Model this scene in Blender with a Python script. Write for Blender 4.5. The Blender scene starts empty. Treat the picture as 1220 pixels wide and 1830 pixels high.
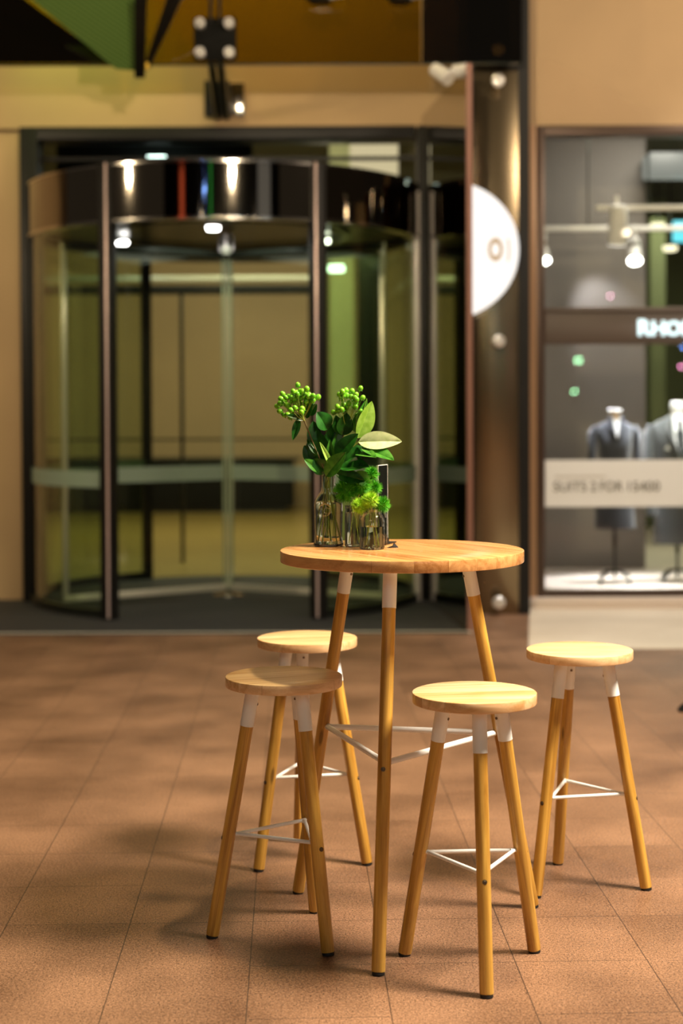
import bpy, bmesh, math, random
from mathutils import Vector, Matrix, Euler
random.seed(7)
PI = math.pi
sc = bpy.context.scene
COL = sc.collection

# ------------------------------------------------------------------ camera
CH = 1.4327; PITCH = 0.0210; ROLL = -0.0040; FPX = 2715.0; CY = 794.25
cd = bpy.data.cameras.new('camera'); cam = bpy.data.objects.new('camera', cd); COL.objects.link(cam)
cam.location = (0, 0, CH)
cam.rotation_euler = (Matrix.Rotation(PI/2-PITCH, 3, 'X') @ Matrix.Rotation(ROLL, 3, 'Z')).to_euler()
cd.sensor_fit = 'VERTICAL'; cd.sensor_height = 36; cd.sensor_width = 24
cd.lens = FPX*36/1830; cd.shift_y = (CY-915)/1830
cd.dof.use_dof = True; cd.dof.focus_distance = 4.12; cd.dof.aperture_fstop = 1.75; cd.dof.aperture_blades = 0
cd.clip_end = 200
sc.camera = cam

# ------------------------------------------------------------------ world, exposure, lamps
w = bpy.data.worlds.new('night'); sc.world = w; w.use_nodes = True
bg = w.node_tree.nodes['Background']; bg.inputs[0].default_value = (0.85, 0.66, 0.45, 1); bg.inputs[1].default_value = 0.05
sc.view_settings.view_transform = 'Standard'; sc.view_settings.look = 'None'
sc.view_settings.exposure = 0.0; sc.view_settings.gamma = 1; sc.view_settings.use_curve_mapping = False

def lamp(kind, name, loc, energy, color, target=None, size=0.1, size_y=None, spot=None, blend=0.5):
    d = bpy.data.lights.new(name, kind); d.energy = energy; d.color = color
    if kind == 'AREA':
        d.shape = 'RECTANGLE'; d.size = size; d.size_y = size_y or size
    else:
        d.shadow_soft_size = size
    if kind == 'SPOT':
        d.spot_size = spot; d.spot_blend = blend
    o = bpy.data.objects.new(name, d); COL.objects.link(o); o.location = loc
    if target is not None:
        o.rotation_euler = (Vector(target)-Vector(loc)).to_track_quat('-Z', 'Y').to_euler()
    return o
# plaza floodlights over the tables, then an added fill and facade washes
lamp('SPOT', 'flood_key', (2.85, 3.5, 4.6), 2850, (1.0, 0.85, 0.67), (0.5, 4.6, 0.4), 0.58, spot=math.radians(88), blend=0.7)
lamp('SPOT', 'flood_over', (0.74, 4.04, 4.6), 400, (1.0, 0.79, 0.44), (0.5, 4.6, 0), 0.10, spot=math.radians(110), blend=0.8)
lamp('SPOT', 'flood_left', (-1.15, 4.35, 4.6), 85, (1.0, 0.76, 0.36), (-0.5, 4.9, 0), 0.16, spot=math.radians(110), blend=0.8)
lamp('AREA', 'fill_front', (-0.8, -2.0, 3.6), 18, (1.0, 0.80, 0.50), (0.0, 6.0, 0.3), 1.4, 0.9)  # added soft fill from behind the camera, not a plaza lamp
lamp('SPOT', 'wall_wash', (-0.1, 5.6, 3.80), 420, (1.0, 0.80, 0.52), (0.4, 11.5, 3.2), 0.06, spot=math.radians(100), blend=0.9)
lamp('SPOT', 'wall_wash_left', (-5.2, 7.4, 3.80), 330, (1.0, 0.78, 0.48), (-2.4, 11.5, 2.6), 0.06, spot=math.radians(100), blend=0.9)
lamp('AREA', 'wall_wash_right', (3.4, 7.5, 4.6), 95, (1.0, 0.80, 0.58), (2.8, 11.0, 4.2), 1.0, 0.5)
lamp('AREA', 'fascia_wash', (-0.6, 11.0, 6.6), 130, (1.0, 0.82, 0.45), (-0.8, 11.6, 4.6), 3.0, 0.3)
lamp('SPOT', 'green_spill', (-2.3, 10.95, 5.3), 70, (0.55, 1.0, 0.15), (-1.9, 11.6, 3.95), 0.1, spot=math.radians(75), blend=1.0)  # added lamp standing in for light through the green canopy glass
# lobby
lamp('AREA', 'lobby_light', (-1.2, 18.5, 4.2), 230, (1.0, 0.84, 0.50), (-1.2, 20.5, 0), 4.0, 4.0)
lamp('AREA', 'lobby_light_front', (-0.6, 13.8, 4.0), 95, (0.95, 0.93, 0.60), (-0.6, 15.5, 0.5), 2.0, 0.8)
lamp('AREA', 'door_light', (-0.885, 11.2, 2.70), 2.5, (0.9, 1.0, 0.75), (-0.885, 11.4, 0), 0.9, 0.9)
# shop
lamp('AREA', 'shop_light', (2.6, 11.85, 3.82), 26, (1.0, 0.93, 0.84), (2.3, 12.1, 0), 0.4, 0.4)
lamp('AREA', 'shop_back_light', (3.2, 14.5, 3.4), 55, (0.95, 1.0, 0.70), (3.0, 14.5, 0), 2, 2)
lamp('SPOT', 'shop_spot', (2.12, 11.50, 2.85), 560, (0.86, 0.88, 1.0), (2.07, 11.62, 1.1), 0.04, spot=math.radians(30), blend=0.7)
lamp('SPOT', 'shop_spot_right', (2.62, 11.45, 2.85), 520, (0.95, 0.97, 1.0), (2.50, 11.62, 1.2), 0.04, spot=math.radians(32), blend=0.7)
lamp('SPOT', 'shop_wall_spot', (1.98, 12.35, 2.75), 28, (0.90, 0.90, 1.0), (2.2, 12.75, 2.2), 0.04, spot=math.radians(60), blend=0.8)
lamp('SPOT', 'shop_wall_spot_left', (1.60, 12.35, 2.75), 16, (0.90, 0.90, 1.0), (1.5, 12.75, 2.2), 0.04, spot=math.radians(60), blend=0.8)
lamp('SPOT', 'shop_spot_out', (2.7, 10.3, 5.6), 800, (1.0, 0.93, 0.84), (2.6, 10.1, 0), 0.15, spot=math.radians(48), blend=0.6)

# ------------------------------------------------------------------ materials
def new_mat(name):
    m = bpy.data.materials.new(name); m.use_nodes = True
    nt = m.node_tree; return m, nt, nt.nodes['Principled BSDF']
def N(nt, t, **kw):
    n = nt.nodes.new(t)
    for k, v in kw.items():
        if k.startswith('i_'): n.inputs[k[2:].replace('_', ' ')].default_value = v
        else: setattr(n, k, v)
    return n
def L(nt, a, b): nt.links.new(a, b)
def c4(c): return (c[0], c[1], c[2], 1)
def plain(name, col, rough=0.5, metal=0.0, noise=0.0, nscale=20, bump=0.0, spec=0.5, coat=0.0, sheen=0.0):
    m, nt, b = new_mat(name)
    b.inputs['Base Color'].default_value = c4(col); b.inputs['Roughness'].default_value = rough
    b.inputs['Metallic'].default_value = metal; b.inputs['Specular IOR Level'].default_value = spec
    b.inputs['Coat Weight'].default_value = coat; b.inputs['Sheen Weight'].default_value = sheen
    if noise or bump:
        tc = N(nt, 'ShaderNodeTexCoord'); nz = N(nt, 'ShaderNodeTexNoise'); nz.inputs['Scale'].default_value = nscale; nz.inputs['Detail'].default_value = 6
        L(nt, tc.outputs['Object'], nz.inputs['Vector'])
        if noise:
            mr = N(nt, 'ShaderNodeMapRange'); mr.inputs['To Min'].default_value = 1-noise; mr.inputs['To Max'].default_value = 1+noise
            mx = N(nt, 'ShaderNodeVectorMath', operation='SCALE'); mx.inputs[0].default_value = col
            L(nt, nz.outputs['Fac'], mr.inputs['Value']); L(nt, mr.outputs[0], mx.inputs['Scale']); L(nt, mx.outputs[0], b.inputs['Base Color'])
        if bump:
            bp = N(nt, 'ShaderNodeBump'); bp.inputs['Strength'].default_value = bump; bp.inputs['Distance'].default_value = 0.005
            L(nt, nz.outputs['Fac'], bp.inputs['Height']); L(nt, bp.outputs[0], b.inputs['Normal'])
    return m
def emit(name, col, strength):
    m, nt, b = new_mat(name)
    b.inputs['Base Color'].default_value = (0, 0, 0, 1)
    b.inputs['Emission Color'].default_value = c4(col); b.inputs['Emission Strength'].default_value = strength
    return m
def pane(name, tint, refl=1.0, base=0.05, rough=0.0, frost=0.0, frostcol=(0.7, 0.8, 0.7)):
    """window glass: transparent with fresnel reflection, optionally part frosted"""
    m, nt, b = new_mat(name); nt.nodes.remove(b)
    out = nt.nodes['Material Output']
    tr = N(nt, 'ShaderNodeBsdfTransparent'); tr.inputs[0].default_value = c4(tint)
    gl = N(nt, 'ShaderNodeBsdfAnisotropic'); gl.inputs['Roughness'].default_value = rough; gl.inputs['Color'].default_value = (1, 1, 1, 1)
    geo = N(nt, 'ShaderNodeNewGeometry'); dt = N(nt, 'ShaderNodeVectorMath', operation='DOT_PRODUCT'); L(nt, geo.outputs['Incoming'], dt.inputs[0]); L(nt, geo.outputs['Normal'], dt.inputs[1])
    ab = N(nt, 'ShaderNodeMath', operation='ABSOLUTE'); L(nt, dt.outputs['Value'], ab.inputs[0])
    om = N(nt, 'ShaderNodeMath', operation='SUBTRACT'); om.inputs[0].default_value = 1.0; L(nt, ab.outputs[0], om.inputs[1])
    fr = N(nt, 'ShaderNodeMath', operation='POWER'); fr.inputs[1].default_value = 5.0; L(nt, om.outputs[0], fr.inputs[0])
    ma = N(nt, 'ShaderNodeMath', operation='MULTIPLY_ADD'); ma.inputs[1].default_value = refl; ma.inputs[2].default_value = base; ma.use_clamp = True
    L(nt, fr.outputs[0], ma.inputs[0])
    mx = N(nt, 'ShaderNodeMixShader'); L(nt, ma.outputs[0], mx.inputs[0]); L(nt, tr.outputs[0], mx.inputs[1]); L(nt, gl.outputs[0], mx.inputs[2])
    last = mx
    if frost:
        df = N(nt, 'ShaderNodeBsdfDiffuse'); df.inputs[0].default_value = c4(frostcol)
        m2 = N(nt, 'ShaderNodeMixShader'); m2.inputs[0].default_value = frost
        L(nt, mx.outputs[0], m2.inputs[1]); L(nt, df.outputs[0], m2.inputs[2]); last = m2
    L(nt, last.outputs[0], out.inputs[0]); return m
def wood(name, dark, light, plank=0.0, axis='X', rough=0.38, contrast=1.0, scale=1.0):
    """straight grain along local axis, optionally glued staves across it"""
    m, nt, b = new_mat(name)
    tc = N(nt, 'ShaderNodeTexCoord'); oi = N(nt, 'ShaderNodeObjectInfo')
    add = N(nt, 'ShaderNodeVectorMath', operation='MULTIPLY_ADD')
    add.inputs[1].default_value = (1, 1, 1)
    rnd = N(nt, 'ShaderNodeVectorMath', operation='SCALE'); rnd.inputs[0].default_value = (3.1, 5.7, 2.3)
    L(nt, oi.outputs['Random'], rnd.inputs['Scale']); L(nt, tc.outputs['Object'], add.inputs[0]); L(nt, rnd.outputs[0], add.inputs[2])
    sp = N(nt, 'ShaderNodeSeparateXYZ'); L(nt, tc.outputs['Object'], sp.inputs[0])
    pl = None
    if plank:
        dv = N(nt, 'ShaderNodeMath', operation='DIVIDE'); dv.inputs[1].default_value = plank; L(nt, sp.outputs['Y'], dv.inputs[0])
        fl = N(nt, 'ShaderNodeMath', operation='FLOOR'); L(nt, dv.outputs[0], fl.inputs[0])
        pa = N(nt, 'ShaderNodeMath', operation='ADD'); L(nt, fl.outputs[0], pa.inputs[0]); L(nt, oi.outputs['Random'], pa.inputs[1])
        wn = N(nt, 'ShaderNodeTexWhiteNoise', noise_dimensions='1D'); L(nt, pa.outputs[0], wn.inputs['W']); pl = wn
        fx = N(nt, 'ShaderNodeMath', operation='FRACT'); L(nt, dv.outputs[0], fx.inputs[0])
        off = N(nt, 'ShaderNodeVectorMath', operation='MULTIPLY_ADD'); off.inputs[1].default_value = (9, 9, 9)
        L(nt, wn.outputs['Color'], off.inputs[0]); L(nt, add.outputs[0], off.inputs[2]); vec = off.outputs[0]
    else: vec = add.outputs[0]
    mp = N(nt, 'ShaderNodeMapping'); s = scale
    mp.inputs['Scale'].default_value = (2.2*s, 34*s, 34*s) if axis == 'X' else (34*s, 34*s, 2.2*s)
    L(nt, vec, mp.inputs['Vector'])
    n1 = N(nt, 'ShaderNodeTexNoise'); n1.inputs['Scale'].default_value = 1.0; n1.inputs['Detail'].default_value = 5; n1.inputs['Distortion'].default_value = 1.1
    L(nt, mp.outputs[0], n1.inputs['Vector'])
    mp2 = N(nt, 'ShaderNodeMapping'); mp2.inputs['Scale'].default_value = (9, 420, 420) if axis == 'X' else (420, 420, 9); L(nt, vec, mp2.inputs['Vector'])
    n2 = N(nt, 'ShaderNodeTexNoise'); n2.inputs['Scale'].default_value = 1.0; n2.inputs['Detail'].default_value = 2; L(nt, mp2.outputs[0], n2.inputs['Vector'])
    s1 = N(nt, 'ShaderNodeMath', operation='MULTIPLY_ADD'); s1.inputs[1].default_value = 0.28; L(nt, n2.outputs['Fac'], s1.inputs[0]); L(nt, n1.outputs['Fac'], s1.inputs[2])
    if pl:
        s2 = N(nt, 'ShaderNodeMath', operation='MULTIPLY_ADD'); s2.inputs[1].default_value = 0.30; L(nt, pl.outputs['Value'], s2.inputs[0]); L(nt, s1.outputs[0], s2.inputs[2]); cur = s2
    else: cur = s1
    mr = N(nt, 'ShaderNodeMapRange'); c = (0.80 if pl else 0.64); h = 0.26/contrast
    mr.inputs['From Min'].default_value = c-h; mr.inputs['From Max'].default_value = c+h; L(nt, cur.outputs[0], mr.inputs['Value'])
    mx = N(nt, 'ShaderNodeMix', data_type='RGBA'); mx.inputs['A'].default_value = c4(dark); mx.inputs['B'].default_value = c4(light)
    L(nt, mr.outputs[0], mx.inputs['Factor'])
    colout = mx.outputs['Result']
    if pl:   # thin glue line
        lt = N(nt, 'ShaderNodeMath', operation='LESS_THAN'); lt.inputs[1].default_value = 0.012; L(nt, fx.outputs[0], lt.inputs[0])
        m3 = N(nt, 'ShaderNodeMix', data_type='RGBA'); m3.inputs['B'].default_value = c4([x*0.6 for x in dark])
        l2 = N(nt, 'ShaderNodeMath', operation='MULTIPLY'); l2.inputs[1].default_value = 0.55; L(nt, lt.outputs[0], l2.inputs[0])
        L(nt, l2.outputs[0], m3.inputs['Factor']); L(nt, colout, m3.inputs['A']); colout = m3.outputs['Result']
    else:    # scattered knots
        vo = N(nt, 'ShaderNodeTexVoronoi'); mpv = N(nt, 'ShaderNodeMapping'); mpv.inputs['Scale'].default_value = (18, 18, 4.2)
        L(nt, add.outputs[0], mpv.inputs['Vector']); L(nt, mpv.outputs[0], vo.inputs['Vector']); vo.inputs['Scale'].default_value = 1
        lt = N(nt, 'ShaderNodeMapRange'); lt.inputs['From Min'].default_value = 0.07; lt.inputs['From Max'].default_value = 0.13; lt.inputs['To Min'].default_value = 0.7; lt.inputs['To Max'].default_value = 0
        L(nt, vo.outputs['Distance'], lt.inputs['Value'])
        m3 = N(nt, 'ShaderNodeMix', data_type='RGBA'); m3.inputs['B'].default_value = c4([x*0.25 for x in dark])
        L(nt, lt.outputs[0], m3.inputs['Factor']); L(nt, colout, m3.inputs['A']); colout = m3.outputs['Result']
    L(nt, colout, b.inputs['Base Color']); b.inputs['Roughness'].default_value = rough
    b.inputs['Coat Weight'].default_value = 0.25; b.inputs['Coat Roughness'].default_value = 0.2
    bp = N(nt, 'ShaderNodeBump'); bp.inputs['Strength'].default_value = 0.12; bp.inputs['Distance'].default_value = 0.001
    L(nt, cur.outputs[0], bp.inputs['Height']); L(nt, bp.outputs[0], b.inputs['Normal'])
    return m

def paving(name, cA, cB, cDark, speck=0.55, grid=True):
    m, nt, b = new_mat(name)
    tc = N(nt, 'ShaderNodeTexCoord')
    mp = N(nt, 'ShaderNodeMapping'); mp.inputs['Rotation'].default_value = (0, 0, -0.0333); mp.inputs['Location'].default_value = (0.113+0.345*40+0.001, -3.91+0.345*60, 0)
    L(nt, tc.outputs['Object'], mp.inputs['Vector'])
    sp = N(nt, 'ShaderNodeSeparateXYZ'); L(nt, mp.outputs[0], sp.inputs[0])
    fr, fl = [], []
    for ax, size in (('X', 0.345), ('Y', 0.345)):
        d = N(nt, 'ShaderNodeMath', operation='DIVIDE'); d.inputs[1].default_value = size; L(nt, sp.outputs[ax], d.inputs[0])
        f = N(nt, 'ShaderNodeMath', operation='FRACT'); L(nt, d.outputs[0], f.inputs[0]); fr.append(f)
        g = N(nt, 'ShaderNodeMath', operation='FLOOR'); L(nt, d.outputs[0], g.inputs[0]); fl.append(g)
    cb = N(nt, 'ShaderNodeCombineXYZ'); L(nt, fl[0].outputs[0], cb.inputs[0]); L(nt, fl[1].outputs[0], cb.inputs[1])
    wn = N(nt, 'ShaderNodeTexWhiteNoise', noise_dimensions='3D'); L(nt, cb.outputs[0], wn.inputs['Vector'])
    n1 = N(nt, 'ShaderNodeTexNoise'); n1.inputs['Scale'].default_value = 2.2; n1.inputs['Detail'].default_value = 4; L(nt, tc.outputs['Object'], n1.inputs['Vector'])
    n2 = N(nt, 'ShaderNodeTexNoise'); n2.inputs['Scale'].default_value = 250; n2.inputs['Detail'].default_value = 2; n2.inputs['Roughness'].default_value = 0.6; L(nt, tc.outputs['Object'], n2.inputs['Vector'])
    n3 = N(nt, 'ShaderNodeTexNoise'); n3.inputs['Scale'].default_value = 130; n3.inputs['Detail'].default_value = 5; n3.inputs['Roughness'].default_value = 0.7; L(nt, tc.outputs['Object'], n3.inputs['Vector'])
    a = N(nt, 'ShaderNodeMath', operation='MULTIPLY_ADD'); a.inputs[1].default_value = 0.10; L(nt, wn.outputs['Value'], a.inputs[0]); L(nt, n1.outputs['Fac'], a.inputs[2])
    a2 = N(nt, 'ShaderNodeMath', operation='MULTIPLY_ADD'); a2.inputs[1].default_value = 1.5; L(nt, n3.outputs['Fac'], a2.inputs[0]); L(nt, a.outputs[0], a2.inputs[2])
    mr = N(nt, 'ShaderNodeMapRange'); mr.inputs['From Min'].default_value = 0.98; mr.inputs['From Max'].default_value = 1.62; L(nt, a2.outputs[0], mr.inputs['Value'])
    mx = N(nt, 'ShaderNodeMix', data_type='RGBA'); mx.inputs['A'].default_value = c4(cA); mx.inputs['B'].default_value = c4(cB); L(nt, mr.outputs[0], mx.inputs['Factor'])
    ms = N(nt, 'ShaderNodeMapRange'); ms.inputs['From Min'].default_value = 0.47; ms.inputs['From Max'].default_value = 0.37; ms.inputs['To Min'].default_value = 0; ms.inputs['To Max'].default_value = speck; L(nt, n2.outputs['Fac'], ms.inputs['Value'])
    m2 = N(nt, 'ShaderNodeMix', data_type='RGBA'); m2.inputs['B'].default_value = c4(cDark); L(nt, mx.outputs['Result'], m2.inputs['A']); L(nt, ms.outputs[0], m2.inputs['Factor'])
    res = m2.outputs['Result']
    if grid:
        facs = []
        for f, wdt in ((fr[0], 0.009), (fr[1], 0.008)):
            lt = N(nt, 'ShaderNodeMath', operation='LESS_THAN'); lt.inputs[1].default_value = wdt; L(nt, f.outputs[0], lt.inputs[0]); facs.append(lt)
        # cross joints show on some tiles only
        gt = N(nt, 'ShaderNodeMath', operation='GREATER_THAN'); gt.inputs[1].default_value = 0.35; L(nt, wn.outputs['Value'], gt.inputs[0])
        mm = N(nt, 'ShaderNodeMath', operation='MULTIPLY'); L(nt, facs[1].outputs[0], mm.inputs[0]); L(nt, gt.outputs[0], mm.inputs[1])
        mxm = N(nt, 'ShaderNodeMath', operation='MAXIMUM'); L(nt, facs[0].outputs[0], mxm.inputs[0]); L(nt, mm.outputs[0], mxm.inputs[1])
        sc_ = N(nt, 'ShaderNodeMath', operation='MULTIPLY'); sc_.inputs[1].default_value = 0.75; L(nt, mxm.outputs[0], sc_.inputs[0])
        m3 = N(nt, 'ShaderNodeMix', data_type='RGBA'); m3.inputs['B'].default_value = c4([x*0.8 for x in cDark]); L(nt, res, m3.inputs['A']); L(nt, sc_.outputs[0], m3.inputs['Factor']); res = m3.outputs['Result']
    L(nt, res, b.inputs['Base Color'])
    rr = N(nt, 'ShaderNodeMapRange'); rr.inputs['To Min'].default_value = 0.36; rr.inputs['To Max'].default_value = 0.56; L(nt, n3.outputs['Fac'], rr.inputs['Value']); L(nt, rr.outputs[0], b.inputs['Roughness'])
    b.inputs['Specular IOR Level'].default_value = 0.5
    bp = N(nt, 'ShaderNodeBump'); bp.inputs['Strength'].default_value = 0.12; bp.inputs['Distance'].default_value = 0.002; L(nt, n2.outputs['Fac'], bp.inputs['Height']); L(nt, bp.outputs[0], b.inputs['Normal'])
    return m

M = {}
M['paving'] = paving('brown_granite_paving', (0.095, 0.042, 0.019), (0.40, 0.220, 0.125), (0.022, 0.013, 0.009), 0.95)
M['pale_paving'] = paving('pale_stone_paving', (0.62, 0.52, 0.40), (0.80, 0.70, 0.56), (0.3, 0.25, 0.2), 0.3, grid=False)
M['lobby_floor'] = plain('lobby_floor_stone', (0.36, 0.27, 0.085), 0.3, noise=0.15, nscale=3)
M['wall'] = plain('tan_stone_wall', (0.50, 0.335, 0.17), 0.6, noise=0.13, nscale=1.7, bump=0.1)
M['lobby_wall'] = plain('lobby_panelling', (0.50, 0.37, 0.20), 0.5, noise=0.1, nscale=2)
M['lobby_bright'] = plain('lobby_cream_wall', (0.80, 0.74, 0.46), 0.5, noise=0.06, nscale=2)
M['black'] = plain('black_metal', (0.010, 0.009, 0.008), 0.45, spec=0.3, noise=0.3, nscale=8)
M['black_matte'] = plain('black_matte', (0.010, 0.010, 0.009), 0.8, noise=0.2, nscale=8, spec=0.15)
M['dark_steel'] = plain('dark_steel', (0.035, 0.04, 0.032), 0.3, 0.7, noise=0.2, nscale=6)
M['bronze'] = plain('bronze_anodised_frame', (0.075, 0.045, 0.030), 0.35, 0.4, noise=0.15, nscale=5)
M['sign_band'] = plain('taupe_sign_band', (0.10, 0.072, 0.056), 0.5, noise=0.1, nscale=6)
M['copper'] = plain('copper_edge', (0.33, 0.17, 0.125), 0.4, 0.2, noise=0.1, nscale=5)
M['post_trim'] = plain('rosy_steel_trim', (0.72, 0.56, 0.52), 0.35, 0.4, noise=0.1, nscale=5)
M['pale_steel'] = plain('brightened_chrome', (0.80, 0.74, 0.70), 0.25, 0.45, noise=0.05, nscale=5)  # chrome with its bright lamp reflections put into a pale colour
M['bolt_steel'] = plain('brightened_bolt_chrome', (0.9, 0.88, 0.84), 0.25, 0.5, noise=0.05, nscale=5)  # bolt chrome, lamp glints painted in as a near-white colour
M['tan_trim'] = plain('tan_trim', (0.50, 0.29, 0.15), 0.4, 0.1, noise=0.1, nscale=5)
M['mat'] = plain('entrance_mat', (0.030, 0.030, 0.034), 0.7, noise=0.35, nscale=60, bump=0.3)
M['chrome'] = plain('polished_steel', (0.62, 0.58, 0.54), 0.12, 1.0, noise=0.05, nscale=5)
M['drum_steel'] = plain('dark_mirror_steel', (0.30, 0.27, 0.23), 0.05, 1.0, noise=0.06, nscale=2)
M['column_steel'] = plain('brushed_bronze_steel', (0.26, 0.20, 0.12), 0.24, 0.9, noise=0.2, nscale=1.3)
M['rail'] = plain('pale_rail', (0.62, 0.60, 0.50), 0.4, 0.2, noise=0.05, nscale=5)
M['white'] = plain('white_powdercoat', (0.88, 0.90, 0.87), 0.32, noise=0.03, nscale=30)
M['white_plastic'] = plain('white_enamel', (0.85, 0.85, 0.82), 0.35, noise=0.03, nscale=10)
M['grey_wall'] = plain('grey_display_wall', (0.22, 0.20, 0.18), 0.7, noise=0.08, nscale=4)
M['olive_wall'] = plain('olive_shop_wall', (0.13, 0.14, 0.065), 0.7, noise=0.2, nscale=1.5)
M['shop_ceiling'] = plain('shop_ceiling', (0.10, 0.10, 0.08), 0.8, noise=0.2, nscale=2)
M['platform'] = plain('pale_display_plinth', (0.78, 0.66, 0.56), 0.5, noise=0.05, nscale=3)
M['rubber'] = plain('black_rubber', (0.01, 0.01, 0.01), 0.6, noise=0.2, nscale=40)
M['screw'] = plain('dark_screw', (0.16, 0.12, 0.08), 0.35, 0.9, noise=0.2, nscale=90)
M['seat_wood'] = wood('pale_ash_seat', (0.62, 0.33, 0.12), (0.90, 0.62, 0.34), plank=0.062, contrast=1.2)
M['top_wood'] = wood('honey_table_top', (0.42, 0.17, 0.045), (0.76, 0.40, 0.15), plank=0.085, contrast=1.1, rough=0.24)
M['leg_wood'] = wood('honey_leg', (0.34, 0.145, 0.014), (0.78, 0.46, 0.085), axis='Z', contrast=1.25)
M['glass'] = pane('clear_pane', (0.93, 0.96, 0.91), 1.0, 0.04)
M['curved_glass'] = pane('green_curved_pane', (0.86, 0.92, 0.80), 1.0, 0.05)
M['shop_glass'] = pane('shop_pane', (0.95, 0.96, 0.93), 0.7, 0.02)
M['tinted'] = pane('olive_tinted_pane', (0.55, 0.47, 0.07), 0.6, 0.04)
M['dark_pane'] = pane('dark_tinted_pane', (0.16, 0.12, 0.06), 1.1, 0.10)
M['wing'] = pane('bronze_mirror_pane', (0.38, 0.28, 0.14), 1.0, 0.28)
M['frost'] = pane('frosted_band', (0.75, 0.85, 0.75), 0.6, 0.03, frost=0.5, frostcol=(0.50, 0.62, 0.52))
M['green_edge'] = plain('pale_green_glass_edge', (0.42, 0.50, 0.34), 0.25, noise=0.05, nscale=5)
M['banner'] = pane('frosted_banner', (0.95, 0.95, 0.93), 0.4, 0.02, frost=0.92, frostcol=(0.92, 0.92, 0.90))
M['ink'] = plain('grey_ink', (0.10, 0.09, 0.07), 0.7, noise=0.05, nscale=20)
M['ink_faint'] = plain('faint_grey_ink', (0.50, 0.46, 0.40), 0.7, noise=0.05, nscale=20)
M['green_frit'] = None
M['lamp_white'] = emit('lamp_white', (1, 0.97, 0.92), 14)
M['lamp_cool'] = emit('lamp_cool', (0.80, 1.0, 1.0), 9)
M['lamp_disc'] = emit('lamp_disc', (1, 0.97, 0.95), 6)
M['sign_letter'] = emit('sign_letter', (0.80, 1.0, 1.0), 1.7)
M['cyan'] = emit('cyan_sign_face', (0.15, 0.75, 0.9), 1.4)
M['panel_light'] = emit('panel_light', (1.0, 0.80, 0.52), 0.75)
M['panel_grey'] = emit('panel_grey', (0.95, 0.98, 0.90), 0.28)
M['sign_face'] = emit('backlit_sign_face', (1.0, 0.94, 0.88), 1.15)
M['sign_ring'] = emit('backlit_sign_ring', (0.75, 0.48, 0.24), 0.75)
M['stem'] = plain('flower_stem', (0.33, 0.42, 0.06), 0.5, noise=0.2, nscale=60)
M['stem_dark'] = plain('woody_stem', (0.16, 0.12, 0.04), 0.6, noise=0.3, nscale=60)
M['skin'] = plain('dress_form_neck', (0.80, 0.62, 0.42), 0.5, noise=0.05, nscale=20)
M['form_white'] = plain('dress_form_white', (0.85, 0.85, 0.80), 0.5, noise=0.05, nscale=20)
M['dress'] = plain('black_dress_cloth', (0.040, 0.044, 0.058), 0.8, noise=0.2, nscale=40, sheen=0.6)
M['suit'] = plain('charcoal_suit_cloth', (0.065, 0.07, 0.068), 0.8, noise=0.2, nscale=60, sheen=0.5)
M['shirt'] = plain('white_shirt_cloth', (0.85, 0.86, 0.84), 0.7, noise=0.05, nscale=30)
M['tie'] = plain('dark_tie_silk', (0.01, 0.02, 0.025), 0.4, noise=0.2, nscale=60)
# frosted green canopy pane with fine printed lines
m, nt, b = new_mat('green_fritted_pane')
tc = N(nt, 'ShaderNodeTexCoord'); wv = N(nt, 'ShaderNodeTexWave'); wv.inputs['Scale'].default_value = 9; wv.inputs['Distortion'].default_value = 1.5
mp = N(nt, 'ShaderNodeMapping'); mp.inputs['Rotation'].default_value = (0, 0.6, 0.5); L(nt, tc.outputs['Object'], mp.inputs[0]); L(nt, mp.outputs[0], wv.inputs['Vector'])
mx = N(nt, 'ShaderNodeMix', data_type='RGBA'); mx.inputs['A'].default_value = (0.07, 0.17, 0.03, 1); mx.inputs['B'].default_value = (0.16, 0.28, 0.07, 1)
L(nt, wv.outputs['Fac'], mx.inputs['Factor']); L(nt, mx.outputs['Result'], b.inputs['Base Color']); b.inputs['Roughness'].default_value = 0.6
M['green_frit'] = m
# vase glass
m, nt, b = new_mat('vase_glass'); b.inputs['Base Color'].default_value = (0.97, 0.98, 0.94, 1); b.inputs['Transmission Weight'].default_value = 1; b.inputs['Roughness'].default_value = 0.0; b.inputs['IOR'].default_value = 1.46; M['vase'] = m
m, nt, b = new_mat('vase_water'); b.inputs['Base Color'].default_value = (0.95, 0.97, 0.85, 1); b.inputs['Transmission Weight'].default_value = 1; b.inputs['Roughness'].default_value = 0.0; b.inputs['IOR'].default_value = 1.33; M['water'] = m
def leafy(name, dark, light, rough=0.35, transl=0.3):
    m, nt, b = new_mat(name)
    tc = N(nt, 'ShaderNodeTexCoord'); nz = N(nt, 'ShaderNodeTexNoise'); nz.inputs['Scale'].default_value = 55; nz.inputs['Detail'].default_value = 4
    L(nt, tc.outputs['Object'], nz.inputs['Vector'])
    mx = N(nt, 'ShaderNodeMix', data_type='RGBA'); mx.inputs['A'].default_value = c4(dark); mx.inputs['B'].default_value = c4(light)
    mr = N(nt, 'ShaderNodeMapRange'); mr.inputs['From Min'].default_value = 0.35; mr.inputs['From Max'].default_value = 0.65; L(nt, nz.outputs['Fac'], mr.inputs['Value']); L(nt, mr.outputs[0], mx.inputs['Factor'])
    L(nt, mx.outputs['Result'], b.inputs['Base Color']); b.inputs['Roughness'].default_value = rough
    out = nt.nodes['Material Output']; tl = N(nt, 'ShaderNodeBsdfTranslucent'); L(nt, mx.outputs['Result'], tl.inputs[0])
    ms = N(nt, 'ShaderNodeMixShader'); ms.inputs[0].default_value = transl
    L(nt, b.outputs[0], ms.inputs[1]); L(nt, tl.outputs[0], ms.inputs[2]); L(nt, ms.outputs[0], out.inputs[0]); return m
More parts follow.
